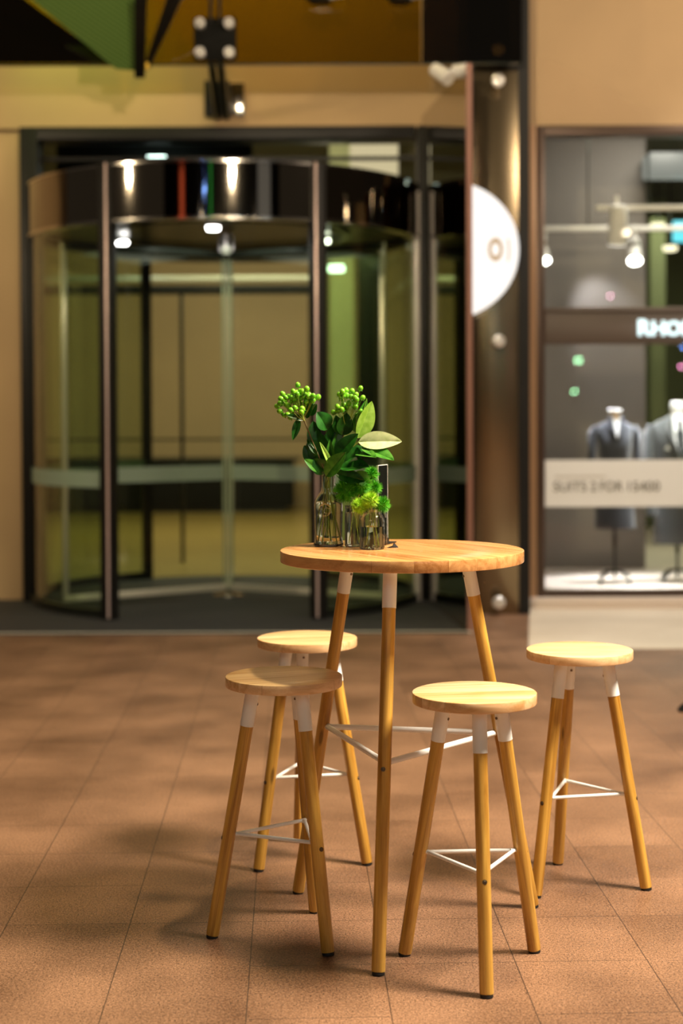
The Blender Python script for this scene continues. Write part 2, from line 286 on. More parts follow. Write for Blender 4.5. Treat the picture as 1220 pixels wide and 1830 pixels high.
M['leaf_dark'] = leafy('dark_green_leaf', (0.010, 0.075, 0.006), (0.025, 0.17, 0.012))
M['leaf_mid'] = leafy('mid_green_leaf', (0.04, 0.20, 0.015), (0.10, 0.34, 0.03))
M['leaf_lime'] = leafy('lime_leaf', (0.22, 0.42, 0.04), (0.36, 0.58, 0.10))
M['leaf_pale'] = leafy('lit_leaf_underside', (0.55, 0.66, 0.30), (0.74, 0.80, 0.46))  # naturally pale underside, with the light falling on it painted in too
M['berry'] = leafy('green_berry', (0.09, 0.36, 0.01), (0.25, 0.62, 0.03), 0.2, 0.1)
M['bloom_lime'] = leafy('lime_bloom', (0.34, 0.62, 0.02), (0.62, 0.88, 0.08), 0.6, 0.4)
M['bloom_green'] = leafy('green_bloom', (0.05, 0.40, 0.01), (0.20, 0.66, 0.03), 0.6, 0.4)

# ------------------------------------------------------------------ mesh helpers
def Pt(px, py, D):
    """world point seen at picture position (px, py) at distance D in front of the camera (authoring aid)"""
    dx, dy = px-610, py-CY
    a = dx*math.cos(ROLL)+dy*math.sin(ROLL); b = -dx*math.sin(ROLL)+dy*math.cos(ROLL)
    Y = FPX*math.cos(PITCH)-b*math.sin(PITCH); Z = -FPX*math.sin(PITCH)-b*math.cos(PITCH)
    return Vector((a*D/Y, D, CH+Z*D/Y))
def B(): return bmesh.new()
def xf(bm, verts, mat):
    bmesh.ops.transform(bm, matrix=mat, verts=verts)
def box(bm, x0, x1, y0, y1, z0, z1, bev=0.0, rot=None):
    r = bmesh.ops.create_cube(bm, size=1); vs = r['verts']
    bmesh.ops.scale(bm, vec=(x1-x0, y1-y0, z1-z0), verts=vs)
    if bev:
        es = list({e for v in vs for e in v.link_edges})
        rr = bmesh.ops.bevel(bm, geom=es, offset=bev, segments=2, affect='EDGES', profile=0.5); vs = list({v for f in rr['faces'] for v in f.verts} | {v for v in vs if v.is_valid})
    if rot: bmesh.ops.transform(bm, matrix=rot, verts=vs)
    bmesh.ops.translate(bm, vec=((x0+x1)/2, (y0+y1)/2, (z0+z1)/2), verts=vs)
    return vs
def frame_for(d):
    d = d.normalized(); up = Vector((0, 0, 1)) if abs(d.z) < 0.95 else Vector((1, 0, 0))
    a = d.cross(up).normalized(); return a, a.cross(d).normalized()
def tube(bm, pts, r, seg=12, caps=True):
    """swept tube through pts; r float or list"""
    pts = [Vector(p) for p in pts]; rs = r if isinstance(r, (list, tuple)) else [r]*len(pts)
    rings = []; a = b2 = None
    for i, p in enumerate(pts):
        if i == 0: d = pts[1]-pts[0]
        elif i == len(pts)-1: d = pts[-1]-pts[-2]
        else: d = (pts[i+1]-pts[i]).normalized()+(pts[i]-pts[i-1]).normalized()
        if a is None: a, b2 = frame_for(d)
        else:
            dn = d.normalized(); a = (a-dn*a.dot(dn)).normalized(); b2 = a.cross(dn).normalized()
        rings.append([bm.verts.new(p+(a*math.cos(t)+b2*math.sin(t))*rs[i]) for t in [2*PI*k/seg for k in range(seg)]])
    for i in range(len(rings)-1):
        for k in range(seg):
            bm.faces.new((rings[i][k], rings[i][(k+1) % seg], rings[i+1][(k+1) % seg], rings[i+1][k]))
    if caps:
        bm.faces.new(rings[0][::-1]); bm.faces.new(rings[-1])
    return rings
def lathe(bm, prof, seg=48, c=(0, 0, 0), close=False):
    """profile of (r, z) revolved about z"""
    rings = []
    for (r, z) in prof:
        if r < 1e-6: rings.append([bm.verts.new((c[0], c[1], c[2]+z))])
        else: rings.append([bm.verts.new((c[0]+r*math.cos(2*PI*k/seg), c[1]+r*math.sin(2*PI*k/seg), c[2]+z)) for k in range(seg)])
    prs = list(zip(rings, rings[1:]))
    if close: prs.append((rings[-1], rings[0]))
    for A, Bq in prs:
        for k in range(seg):
            k2 = (k+1) % seg
            if len(A) == 1 and len(Bq) == 1: continue
            if len(A) == 1: bm.faces.new((A[0], Bq[k2], Bq[k]))
            elif len(Bq) == 1: bm.faces.new((A[k], A[k2], Bq[0]))
            else: bm.faces.new((A[k], A[k2], Bq[k2], Bq[k]))
def prism(bm, poly, thick):
    """poly: list of Vectors (planar) extruded by Vector thick"""
    A = [bm.verts.new(p) for p in poly]; t = Vector(thick); Bq = [bm.verts.new(Vector(p)+t) for p in poly]
    bm.faces.new(A[::-1]); bm.faces.new(Bq); n = len(A)
    for k in range(n): bm.faces.new((A[k], A[(k+1) % n], Bq[(k+1) % n], Bq[k]))
def arc_wall(bm, R, a0, a1, z0, z1, t=0.02, seg=40, c=(0, 0)):
    """curved wall segment of thickness t"""
    cols = []
    for i in range(seg+1):
        a = a0+(a1-a0)*i/seg
        cols.append([bm.verts.new((c[0]+r*math.cos(a), c[1]+r*math.sin(a), z)) for r, z in ((R-t/2, z0), (R+t/2, z0), (R+t/2, z1), (R-t/2, z1))])
    for A, Q in zip(cols, cols[1:]):
        for k in range(4): bm.faces.new((A[k], A[(k+1) % 4], Q[(k+1) % 4], Q[k]))
    bm.faces.new(cols[0][::-1]); bm.faces.new(cols[-1])
def obj(name, bm, m, parent=None, smooth=True, loc=None):
    bmesh.ops.recalc_face_normals(bm, faces=bm.faces)
    me = bpy.data.meshes.new(name); bm.to_mesh(me); bm.free()
    if smooth:
        for p in me.polygons: p.use_smooth = True
        me.set_sharp_from_angle(angle=math.radians(38))
    if m is not None: me.materials.append(M[m] if isinstance(m, str) else m)
    o = bpy.data.objects.new(name, me); COL.objects.link(o)
    if parent: o.parent = parent
    if loc: o.location = loc
    return o
def tag(o, label, cat, group=None, kind=None):
    o['label'] = label; o['category'] = cat
    if group: o['group'] = group
    if kind: o['kind'] = kind
    return o
def thing(name, label, cat, loc=(0, 0, 0), rotz=0, group=None, kind=None):
    o = bpy.data.objects.new(name, None); COL.objects.link(o); o.empty_display_size = 0.1
    o.location = loc; o.rotation_euler = (0, 0, rotz); return tag(o, label, cat, group, kind)
def struct(name, bm, m, label, cat): return tag(obj(name, bm, m), label, cat, kind='structure')
def dup(root, loc, rotz, label):
    r = root.copy(); COL.objects.link(r); r.location = loc; r.rotation_euler = (0, 0, rotz); r['label'] = label
    for ch in list(root.children):
        c = ch.copy(); COL.objects.link(c); c.parent = r
        for g in list(ch.children):
            d = g.copy(); COL.objects.link(d); d.parent = c
    return r
def text_mesh(name, body, size, m, parent=None, extrude=0.004, offset=0.0, spacing=1.0, scx=1.0):
    cu = bpy.data.curves.new(name, 'FONT'); cu.body = body; cu.size = size; cu.extrude = extrude; cu.offset = offset; cu.space_character = spacing
    cu.align_x = 'LEFT'
    t = bpy.data.objects.new(name, cu); COL.objects.link(t)
    bpy.context.view_layer.update()
    me = bpy.data.meshes.new_from_object(t.evaluated_get(bpy.context.evaluated_depsgraph_get()))
    bpy.data.objects.remove(t); me.name = name; me.materials.clear(); me.materials.append(M[m])
    me.transform(Matrix.Rotation(PI/2, 4, 'X') @ Matrix.Diagonal((scx, 1, 1, 1)))
    o = bpy.data.objects.new(name, me); COL.objects.link(o)
    if parent: o.parent = parent
    return o

# ================================================================== STRUCTURE
FY = 11.62          # facade plane of the entrance
DX, DY, DR = -0.885, 11.80, 1.48      # revolving door centre and radius
bm = B(); box(bm, -9, 9, -8, 11.55, -0.2, 0.0); box(bm, -9, 9, 11.55, 12, -0.2, -0.01)
struct('floor', bm, 'paving', 'brown speckled granite paving of the plaza', 'floor')
bm = B(); prism(bm, [Vector(p) for p in ((1.36, 11.0, -0.002), (1.12, 9.12, -0.002), (6, 9.12, -0.002), (6, 11.0, -0.002))], (0, 0, 0.006))
struct('trim_1', bm, 'pale_paving', 'pale stone paving strip in front of the shop window', 'paving strip')
# entrance mat
bm = B(); prism(bm, [Vector(p) for p in ((-9, 9.86, 0.0), (0.82, 9.80, 0.0), (0.62, 11.62, 0.0), (-9, 11.62, 0.0))], (0, 0, 0.008))
lathe(bm, [(0, 0.010), (DR+0.03, 0.010), (DR+0.03, -0.005), (0, -0.005)], 64, (DX, DY, 0))
tag(obj('entrance_mat', bm, 'mat'), 'dark grey entrance mat in front of and inside the revolving door', 'mat')
bm = B(); box(bm, -9, 0.84, 9.825, 9.85, 0, 0.012)
struct('trim_2', bm, 'rail', 'thin pale metal edge along the front of the dark mat', 'floor trim')

# walls
bm = B()
box(bm, -9, -2.425, FY, FY+0.35, 0, 3.58); box(bm, -9, -2.425, FY-0.012, FY+0.35, 3.60, 7)
box(bm, -2.425, 1.0, FY-0.012, FY+0.35, 3.60, 4.85); box(bm, -2.425, 1.0, FY, FY+0.35, 4.865, 7)
struct('wall_left', bm, 'wall', 'tan stone facade wall around and above the revolving door', 'wall')
bm = B(); box(bm, 1.36, 9, 11.06, 11.4, 3.50, 7)
struct('wall_right', bm, 'wall', 'tan stone facade wall above the shop window', 'wall')
bm = B(); box(bm, 0.66, 1.35, FY-0.01, FY+0.3, 0, 3.60)
struct('wall_middle', bm, 'black', 'dark cladding between the revolving door and the shop', 'wall')

# door surround
SR = thing('window_1', 'black framed glazed surround of the revolving door', 'door surround', (0, FY, 0), kind='structure')
bm = B(); box(bm, -2.425, -2.29, -0.10, 0.15, 0, 3.60, 0.006); box(bm, 0.585, 0.64, -0.10, 0.15, 0, 3.60, 0.006); box(bm, -2.29, 0.57, -0.10, 0.15, 3.50, 3.60, 0.006)
obj('frame', bm, 'black', SR)
bm = B(); tube(bm, [(0.572, -0.15, 0), (0.572, -0.15, 3.09)], 0.027, 24); obj('edge_tube', bm, 'pale_steel', SR)
bm = B(); box(bm, -2.29, 0.57, 0.0, 0.06, 3.36, 3.385); obj('transom_bar', bm, 'black', SR)
bm = B(); box(bm, -2.29, 0.57, 0.02, 0.03, 3.15, 3.50); obj('pane', bm, 'glass', SR)

# revolving door
RD = thing('door_1', 'three leaf glass revolving door with mirror steel drum band', 'revolving door', (DX, DY, 0), kind='structure')
ao = math.acos(0.72/DR)              # opening half angle geometry
aL, aR = PI+ao, 2*PI-ao              # front posts
bm = B(); arc_wall(bm, DR, 0, 2*PI*0.9999, 2.75, 3.14, 0.05, 96); obj('drum_band', bm, 'drum_steel', RD)
bm = B(); lathe(bm, [(0, 3.11), (DR-0.03, 3.11), (DR-0.03, 3.16), (0, 3.16)], 64); obj('drum_roof', bm, 'black', RD)
bm = B(); lathe(bm, [(0, 2.80), (0, 2.83), (DR-0.03, 2.83), (DR-0.03, 2.80)], 64); lathe(bm, [(0.9, 2.79), (0.96, 2.79), (0.96, 2.81), (0.9, 2.81)], 64, close=True)
obj('drum_ceiling', bm, 'dark_steel', RD)
bm = B(); lathe(bm, [(DR-0.06, 2.745), (DR+0.035, 2.745), (DR+0.035, 2.765), (DR-0.06, 2.765)], 96, close=True); lathe(bm, [(DR-0.02, 3.13), (DR+0.035, 3.13), (DR+0.035, 3.145), (DR-0.02, 3.145)], 96, close=True)
obj('drum_trim', bm, 'chrome', RD)
for nm, (A0, A1) in (('curved_pane', (math.radians(122), aL)), ('curved_pane', (aR, 2*PI+math.radians(61)))):
    bm = B(); arc_wall(bm, DR, A0, A1, 0.06, 2.75, 0.012, 36); p = obj(nm, bm, 'curved_glass', RD)
    bm = B(); arc_wall(bm, DR+0.008, A0, A1, 0.915, 1.03, 0.003, 36); obj('frosted_band', bm, 'frost', p)
    bm = B(); arc_wall(bm, DR, A0, A1, 0.01, 0.07, 0.05, 36); obj('base_rail', bm, 'dark_steel', p)
for a in (aL, aR, math.radians(122), math.radians(61)):
    x, y = DR*math.cos(a), DR*math.sin(a)
    front = a > PI
    bm = B(); R_ = Matrix.Rotation(a, 4, 'Z')
    vs = box(bm, -0.035, 0.05, -0.05 if front else -0.035, 0.05 if front else 0.035, 0, 3.15 if front else 2.76, 0.006); xf(bm, list(bm.verts), R_); bmesh.ops.translate(bm, vec=(x, y, 0), verts=bm.verts)
    p = obj('post', bm, 'black', RD)
    if front:
        s = 1 if a == aR else 1
        bm = B(); box(bm, -0.012, 0.004, -0.058, -0.048, 0.02, 3.15, 0.002); bmesh.ops.translate(bm, vec=(x, y-0.01, 0), verts=bm.verts); obj('post_trim', bm, 'post_trim', p)
for a in (PI+0.02,):
    bm = B(); x, y = (DR+0.01)*math.cos(a), (DR+0.01)*math.sin(a); tube(bm, [(x, y, 0), (x, y, 2.97 if a > 4 else 2.74)], 0.03, 20); obj('end_tube', bm, 'pale_steel', RD)
for az in (213, 332, 93):
    a = math.radians(az); R_ = Matrix.Rotation(a, 4, 'Z')
    bm = B(); box(bm, 0.03, 1.34, -0.006, 0.006, 0.13, 2.62); xf(bm, list(bm.verts), R_); lf = obj('leaf', bm, 'glass', RD)
    bm = B(); box(bm, 0.03, 1.36, -0.02, 0.02, 0.06, 0.105, 0.004); xf(bm, list(bm.verts), R_); obj('bottom_rail', bm, 'rail', lf)
    bm = B(); box(bm, 0.03, 1.36, -0.02, 0.02, 2.62, 2.68, 0.004); xf(bm, list(bm.verts), R_); obj('top_rail', bm, 'dark_steel', lf)
    bm = B(); box(bm, 1.33, 1.37, -0.018, 0.018, 0.06, 2.68, 0.004); xf(bm, list(bm.verts), R_); obj('outer_stile', bm, 'pale_steel', lf)
    bm = B(); box(bm, 0.025, 0.04, -0.008, 0.008, 0.06, 2.68, 0.002); xf(bm, list(bm.verts), R_); obj('inner_stile', bm, 'green_edge', lf)
    bm = B(); box(bm, 0.05, 1.33, -0.009, 0.009, 0.915, 1.03); xf(bm, list(bm.verts), R_); obj('frosted_band', bm, 'frost', lf)
bm = B(); tube(bm, [(0, 0, 2.66), (0, 0, 2.81)], 0.06, 20); lathe(bm, [(0, 0.0), (0.12, 0.0), (0.12, 0.02), (0.05, 0.035), (0, 0.04)], 32); obj('hub', bm, 'chrome', RD)
for (x, y) in ((-0.05, -0.62), (-0.85, 0.3), (0.75, 0.25)):
    bm = B(); lathe(bm, [(0, 2.775), (0.045, 2.775), (0.05, 2.80), (0, 2.80)], 20, (x, y, 0)); obj('downlight', bm, 'lamp_white', RD)

# lobby
bm = B(); box(bm, -8, 3, 12.02, 26, -0.2, 0.0); struct('floor', bm, 'lobby_floor', 'olive lit stone floor of the lobby beyond the revolving door', 'floor')
bm = B(); box(bm, -8, 2.0, 23.2, 23.5, 0, 4.6); struct('wall_back', bm, 'lobby_wall', 'tan panelled rear wall of the lobby', 'wall')
bm = B(); box(bm, -8, 1.3, 12.0, 24, 4.5, 4.7); struct('ceiling', bm, 'shop_ceiling', 'dark lobby ceiling', 'ceiling')
bm = B(); box(bm, -8, -7.8, 12, 24, 0, 4.6); struct('wall_lobby_left', bm, 'lobby_wall', 'tan side wall at the left of the lobby', 'wall')
bm = B(); box(bm, -0.12, 0.14, 16.6, 16.8, 0, 4.5); struct('wall_lobby_right', bm, 'lobby_bright', 'cream wall section at the right of the lobby', 'wall')
bm = B(); box(bm, 1.15, 1.3, 11.95, 16.6, 0, 4.5); struct('wall_side', bm, 'lobby_wall', 'side wall between the lobby and the shop', 'wall')
bm = B(); box(bm, 0.17, 0.46, 15.5, 15.8, 0, 4.5, 0.01); tag(obj('pillar', bm, 'dark_steel'), 'dark steel pillar in the lobby seen through the right curved glass', 'pillar')
bm = B(); box(bm, -2.4, -0.75, 12.9, 13.1, 3.16, 4.5); struct('trim_5', bm, 'black_matte', 'black panel added for the dark space above the left half of the drum', 'dark panel')  # black block added to give the darkness over the drum
cnt = thing('reception_counter', 'long black reception counter across the lobby behind the glass door', 'counter', (-3.0, 22.2, 0))
bm = B(); box(bm, -2.6, 2.3, -0.35, 0.35, 0.08, 0.74, 0.01); obj('counter_body', bm, 'black_matte', cnt)
bm = B(); box(bm, -2.7, 2.4, -0.4, 0.4, 0.74, 0.78, 0.01); obj('counter_top', bm, 'black', cnt)
bm = B(); box(bm, -2.5, 2.2, -0.3, 0.3, 0, 0.08); obj('plinth', bm, 'black', cnt)
sc2 = thing('window_2', 'inner glazed lobby screen with pale transom and dark mullions', 'screen', (0, 14.6, 0), kind='structure')
bm = B(); box(bm, -3.6, -0.22, -0.03, 0.03, 2.70, 2.745, 0.003); obj('transom', bm, 'rail', sc2)
bm = B(); box(bm, -3.6, -0.22, -0.03, 0.03, 2.57, 2.66, 0.003)
for x in (-3.6, -1.53, -0.296): box(bm, x-0.016, x+0.016, -0.03, 0.03, 0, 2.6, 0.003)
obj('mullion', bm, 'black', sc2)
bm = B(); box(bm, -3.6, -0.22, -0.008, 0.008, 1.17, 1.19); obj('glazing_bar', bm, 'dark_steel', sc2)
for (px, py, D, s) in ((601, 480, 15.5, 0.06), (281, 287, 12.6, 0.06), (245, 437, 14.5, 0.10)):
    p = Pt(px, py, D); lt = tag(obj('ceiling_light', (lambda b_: (box(b_, -s*1.3, s*1.3, -s, s, -0.03, 0.03, 0.01), b_)[1])(B()), 'lamp_cool', None, True, p), {601: 'cool white lobby light seen right of the tall centre post', 281: 'small bluish lobby light seen above the drum band', 245: 'rectangular bluish lobby light seen through the door at upper left'}[px], 'ceiling light')
p0, p1 = Pt(625, 305, 13.2), Pt(711, 247, 13.2)
bm = B(); box(bm, p0.x, p1.x, 13.18, 13.24, p0.z-0.2, p1.z+0.6); tag(obj('ceiling_light', bm, 'panel_light'), 'warm lit ceiling panel seen above the right side of the drum', 'ceiling light')

# glass wing wall beside the door
W0, W1 = Vector((0.640, 11.60, 0)), Vector((0.842, 9.86, 0)); wd = (W1-W0).normalized(); wn_ = Vector((wd.y, -wd.x, 0))
wg = thing('trim_3', 'tall dark bronze glass wing wall projecting beside the revolving door', 'glass screen', (0, 0, 0), kind='structure')
bm = B(); prism(bm, [W0, W1, W1+Vector((0, 0, 3.68)), W0+Vector((0, 0, 3.68))], wn_*0.02); obj('pane', bm, 'wing', wg)
bm = B(); q = W1; prism(bm, [q-wn_*0.006, q+wd*0.02-wn_*0.006, q+wd*0.02+wn_*0.03, q+wn_*0.03], (0, 0, 3.68)); obj('edge_strip', bm, 'copper', wg)
bm = B(); box(bm, 0, 0.01, 0, 0.01, 0, 0.01); bm.free()
# mirror steel column
cl = thing('trim_4', 'bronze steel clad column with glass face between door and shop', 'column', (1.095, 10.72, 0), kind='structure')
bm = B(); box(bm, -0.155, 0.155, 0, 0.85, 0, 3.83, 0.004); obj('cladding', bm, 'column_steel', cl)
bm = B(); box(bm, -0.155, 0.155, 0.0, 0.85, 3.845, 7, 0.004); obj('upper_cladding', bm, 'black', cl)
bm = B(); box(bm, 0.157, 0.235, 0.01, 0.85, 0, 7); box(bm, -0.20, -0.157, 0.01, 0.85, 0, 7); obj('shadow_gap', bm, 'black', cl)
def standoff(px, py, D, label):
    p = Pt(px, py, D); t = thing('standoff_bolt', label, 'bolt', p, group='polished standoff bolts on the column')
    bm = B(); tube(bm, [(0, 0.05, 0), (0, -0.03, 0)], 0.018, 20); obj('shaft', bm, 'chrome', t)
    bm = B(); prof = [(0.0, -0.02), (0.045, -0.02), (0.045, 0.0), (0.035, 0.012), (0, 0.018)]; lathe(bm, prof, 28); xf(bm, list(bm.verts), Matrix.Rotation(PI/2, 4, 'X')); bmesh.ops.translate(bm, vec=(0, -0.045, 0), verts=bm.verts); obj('cap', bm, 'bolt_steel', t)
standoff(889, 92, 10.66, 'round polished bolt on the dark column above the seam')
standoff(889, 146, 10.66, 'round polished bolt on the column just below the seam')
standoff(890, 610, 10.66, 'round polished bolt on the column under the round lit sign')
standoff(890, 1076, 10.66, 'round polished bolt at the foot of the column')
# half round backlit sign
sg = thing('round_sign', 'white backlit half round sign with small ring mark on the column', 'sign', (0, 0, 0))
c0 = Pt(806, 447, 10.6); rr = 120/FPX*10.6; xcut = Pt(843, 447, 10.6).x
pts = []; a0 = math.acos((xcut-c0.x)/rr)
for k in range(41):
    a = -a0+2*a0*k/40; pts.append(Vector((c0.x+rr*math.cos(a), 10.57, c0.z+rr*math.sin(a))))
bm = B(); prism(bm, pts, (0, 0.16, 0)); obj('sign_body', bm, 'sign_face', sg)
bm = B(); c1 = Pt(885, 446, 10.57); lathe(bm, [(0.033, 0), (0.060, 0), (0.060, 0.008), (0.033, 0.008)], 32, close=True); xf(bm, list(bm.verts), Matrix.Rotation(PI/2, 4, 'X')); bmesh.ops.scale(bm, vec=(0.85, 1, 1.35), verts=bm.verts); bmesh.ops.translate(bm, vec=c1+Vector((0, -0.001, 0)), verts=bm.verts); obj('ring_mark', bm, 'sign_ring', sg)
bm = B(); arc = [Pt(906+3*math.cos(t), 447-22*math.sin(t), 10.562) for t in [(-1.2+2.4*k/10) for k in range(11)]]
tube(bm, arc, 0.006, 6); obj('arc_mark', bm, 'sign_ring', sg)

# upper tinted glass fascia and its fittings
fa = thing('window_3', 'olive tinted glass fascia hanging above the entrance', 'glass fascia', (0, 10.6, 0), kind='structure')
bm = B(); box(bm, -2.62, 0.56, -0.008, 0.008, 3.855, 6.0); obj('pane', bm, 'tinted', fa)
bm = B(); box(bm, 0.57, 1.26, -0.008, 0.008, 3.855, 6.0); obj('dark_pane', bm, 'dark_pane', fa)
bm = B(); box(bm, -2.62, 1.26, -0.010, 0.010, 3.845, 3.855); obj('edge_strip', bm, 'dark_steel', fa)
bm = B(); prism(bm, [Pt(-60, 112, 10.75), Pt(200, 112, 10.75), Pt(40, -5, 10.75), Pt(-60, -80, 10.75)], (0, 0.02, 0)); tag(obj('shade_panel', bm, 'black_matte'), 'dark sloping panel added for the shaded wall behind the fascia at upper left', 'panel')  # dark sheet added in place of shade on the wall
bm = B(); prism(bm, [Pt(48, -8, 9.9), Pt(241, -8, 9.9), Pt(241, 126, 10.5), Pt(208, 124, 10.5)], (0, 0.015, 0.01)); arm = thing('glass_canopy', 'green fritted glass canopy on a dark steel arm at the upper left', 'canopy', (0, 0, 0)); obj('pane', bm, 'green_frit', arm)
bm = B(); prism(bm, [Pt(240, -10, 9.7), Pt(262, -10, 9.7), Pt(258, 138, 10.45), Pt(240, 138, 10.45)], (0.0, 0.03, 0)); obj('blade', bm, 'black', arm)
bm = B(); prism(bm, [Pt(300, -10, 9.9), Pt(328, -10, 9.9), Pt(266, 122, 10.5), Pt(256, 122, 10.5)], (0.0, 0.03, 0)); obj('strut', bm, 'black', arm)
bm = B(); q = Pt(261, 118, 10.42); lathe(bm, [(0, -0.02), (0.022, -0.02), (0.022, 0.02), (0, 0.02)], 16); bmesh.ops.translate(bm, vec=q, verts=bm.verts); obj('brass_bolt', bm, plain('brass', (0.7, 0.45, 0.05), 0.3, 0.6, 0.1), arm)
# spider clamp
sp_ = thing('spider_clamp', 'black square glass clamp with four polished bolts above the door', 'clamp', (0, 0, 0))
c = Pt(384, 70, 10.5); h = 0.146
bm = B(); box(bm, c.x-h, c.x+h, 10.50, 10.52, c.z-h, c.z+h, 0.004); obj('plate', bm, 'black_matte', sp_)
for sx in (-1, 1):
    for sz in (-1, 1):
        bm = B(); tube(bm, [(c.x+sx*0.10, 10.51, c.z+sz*0.10), (c.x+sx*0.10, 10.44, c.z+sz*0.10)], 0.036, 20); tube(bm, [(c.x+sx*0.10, 10.45, c.z+sz*0.10), (c.x+sx*0.10, 10.42, c.z+sz*0.10)], 0.02, 16); obj('bolt', bm, 'bolt_steel', sp_)
for dx in (-8, 8):
    bm = B(); tube(bm, [Pt(384+dx, 40, 10.49), Pt(384+dx, -60, 10.49)], 0.012, 10); obj('hanger_rod', bm, 'black', sp_)
    bm = B(); tube(bm, [Pt(384+dx, 100, 10.53), Pt(397+dx, 208, 11.5)], 0.028, 10); obj('tie_rod', bm, 'dark_steel', sp_)
wb = thing('wall_bracket', 'dark steel wall bracket on the tan wall under the square clamp', 'bracket', (0, 0, 0))
a_, b_ = Pt(366, 208, 11.5), Pt(410, 146, 11.5)
bm = B(); box(bm, a_.x, b_.x, 11.46, 11.58, a_.z, b_.z, 0.004); obj('shoe', bm, 'black', wb)
a_, b_ = Pt(405, 207, 11.59), Pt(436, 148, 11.59)
bm = B(); box(bm, a_.x, b_.x, 11.585, 11.608, a_.z, b_.z, 0.003); obj('back_plate', bm, 'chrome', wb)
# clamps at the top edge
for px, lb in ((572, 'dark clamp fitting cut by the top of the picture, left one of two'), (716, 'dark clamp fitting cut by the top of the picture, right one of two')):
    t = thing('clamp_fitting', lb, 'clamp', Pt(px, -8, 10.5), group='clamp fittings at the top edge')
    bm = B(); lathe(bm, [(0, -0.05), (0.07, -0.05), (0.11, -0.01), (0.11, 0.05), (0, 0.05)], 24); obj('body', bm, 'black', t)
    bm = B(); tube(bm, [(0.06, -0.06, -0.01), (0.17, -0.08, 0.0)], 0.035, 16); obj('bolt', bm, 'bolt_steel', t)
# twin floodlights
fl_ = thing('floodlight', 'pair of small white floodlights mounted high at the column', 'floodlight', (0, 0, 0))
bm = B(); tube(bm, [Pt(776, 124, 10.1), Pt(802, 140, 10.0)], [0.045, 0.052], 20); obj('lamp_head', bm, 'white_plastic', fl_)
bm = B(); tube(bm, [Pt(811, 128, 10.15), Pt(833, 127, 10.1)], [0.045, 0.052], 20); obj('lamp_head', bm, 'white_plastic', fl_)
bm = B(); tube(bm, [Pt(790, 128, 10.15), Pt(812, 122, 10.2), Pt(846, 122, 10.3)], 0.016, 10); obj('bracket', bm, 'dark_steel', fl_)

# ================================================================== SHOP FRONT
SY = 11.10
sw = thing('window_4', 'bronze framed shop display window with transom sign band', 'shop window', (0, SY, 0), kind='structure')
bm = B(); box(bm, 1.415, 1.475, -0.08, 0.08, 0.07, 3.50, 0.004); box(bm, 1.475, 5.5, -0.08, 0.08, 3.43, 3.50, 0.004); box(bm, 1.475, 5.5, -0.08, 0.08, 0.085, 0.125, 0.004); obj('frame', bm, 'bronze', sw)
bm = B(); box(bm, 1.345, 1.413, -0.09, 0.1, 0.0, 3.50, 0.004); obj('side_trim', bm, 'tan_trim', sw)
bm = B(); box(bm, 1.475, 5.5, -0.02, 0.10, 1.925, 2.155, 0.003); obj('sign_band', bm, 'sign_band', sw)
bm = B(); box(bm, 1.475, 5.5, -0.04, 0.12, 2.157, 2.19, 0.003); obj('band_ledge', bm, 'sign_band', sw)
bm = B(); box(bm, 1.475, 5.5, -0.006, 0.006, 0.125, 1.925); obj('pane', bm, 'shop_glass', sw)
bm = B(); box(bm, 1.475, 5.5, -0.006, 0.006, 2.19, 3.43); obj('pane', bm, 'shop_glass', sw)
bm = B(); box(bm, 1.345, 5.5, -0.12, 0.06, 0.0, 0.083, 0.006); obj('sill', bm, 'platform', sw)
# shop room
bm = B(); box(bm, 1.42, 6, 11.2, 12.75, 0.0, 0.115); struct('floor', bm, 'platform', 'pale raised display floor in the shop window', 'display floor')
bm = B(); box(bm, 1.42, 2.55, 12.75, 12.85, 0.10, 3.9); struct('wall_shop_back', bm, 'grey_wall', 'grey partition wall behind the mannequins', 'wall')
bm = B(); box(bm, 1.30, 1.42, 11.2, 18, 0.0, 3.9); struct('wall_shop_left', bm, 'grey_wall', 'grey left side wall inside the shop', 'wall')
bm = B(); box(bm, 1.42, 7, 18, 18.2, 0.0, 3.9); struct('wall_shop_rear', bm, 'olive_wall', 'olive rear wall deep in the shop', 'wall')
bm = B(); box(bm, 1.42, 7, 12.85, 18, -0.1, 0.05); struct('floor', bm, 'platform', 'pale shop floor behind the display', 'floor')
bm = B(); box(bm, 1.3, 7, 11.2, 18, 3.9, 4.0); struct('ceiling', bm, 'shop_ceiling', 'dark shop ceiling', 'ceiling')
cur = thing('curtain', 'dark green hanging panels deep in the shop', 'curtain', (3.55, 15.5, 0))
for x in (-0.40, 0.02, 0.50):
    bm = B(); box(bm, x, x+0.16, 0, 0.1, 0.4, 3.6, 0.02); obj('panel', bm, 'olive_wall', cur)
# pale ceiling unit
a_, b_ = Pt(1160, 312, 12.4), Pt(1320, 271, 12.4)
bm = B(); box(bm, a_.x, b_.x, 12.4, 12.7, a_.z, b_.z, 0.01); tag(obj('ceiling_unit', bm, 'panel_grey'), 'pale grey glowing box near the shop ceiling', 'ceiling unit')
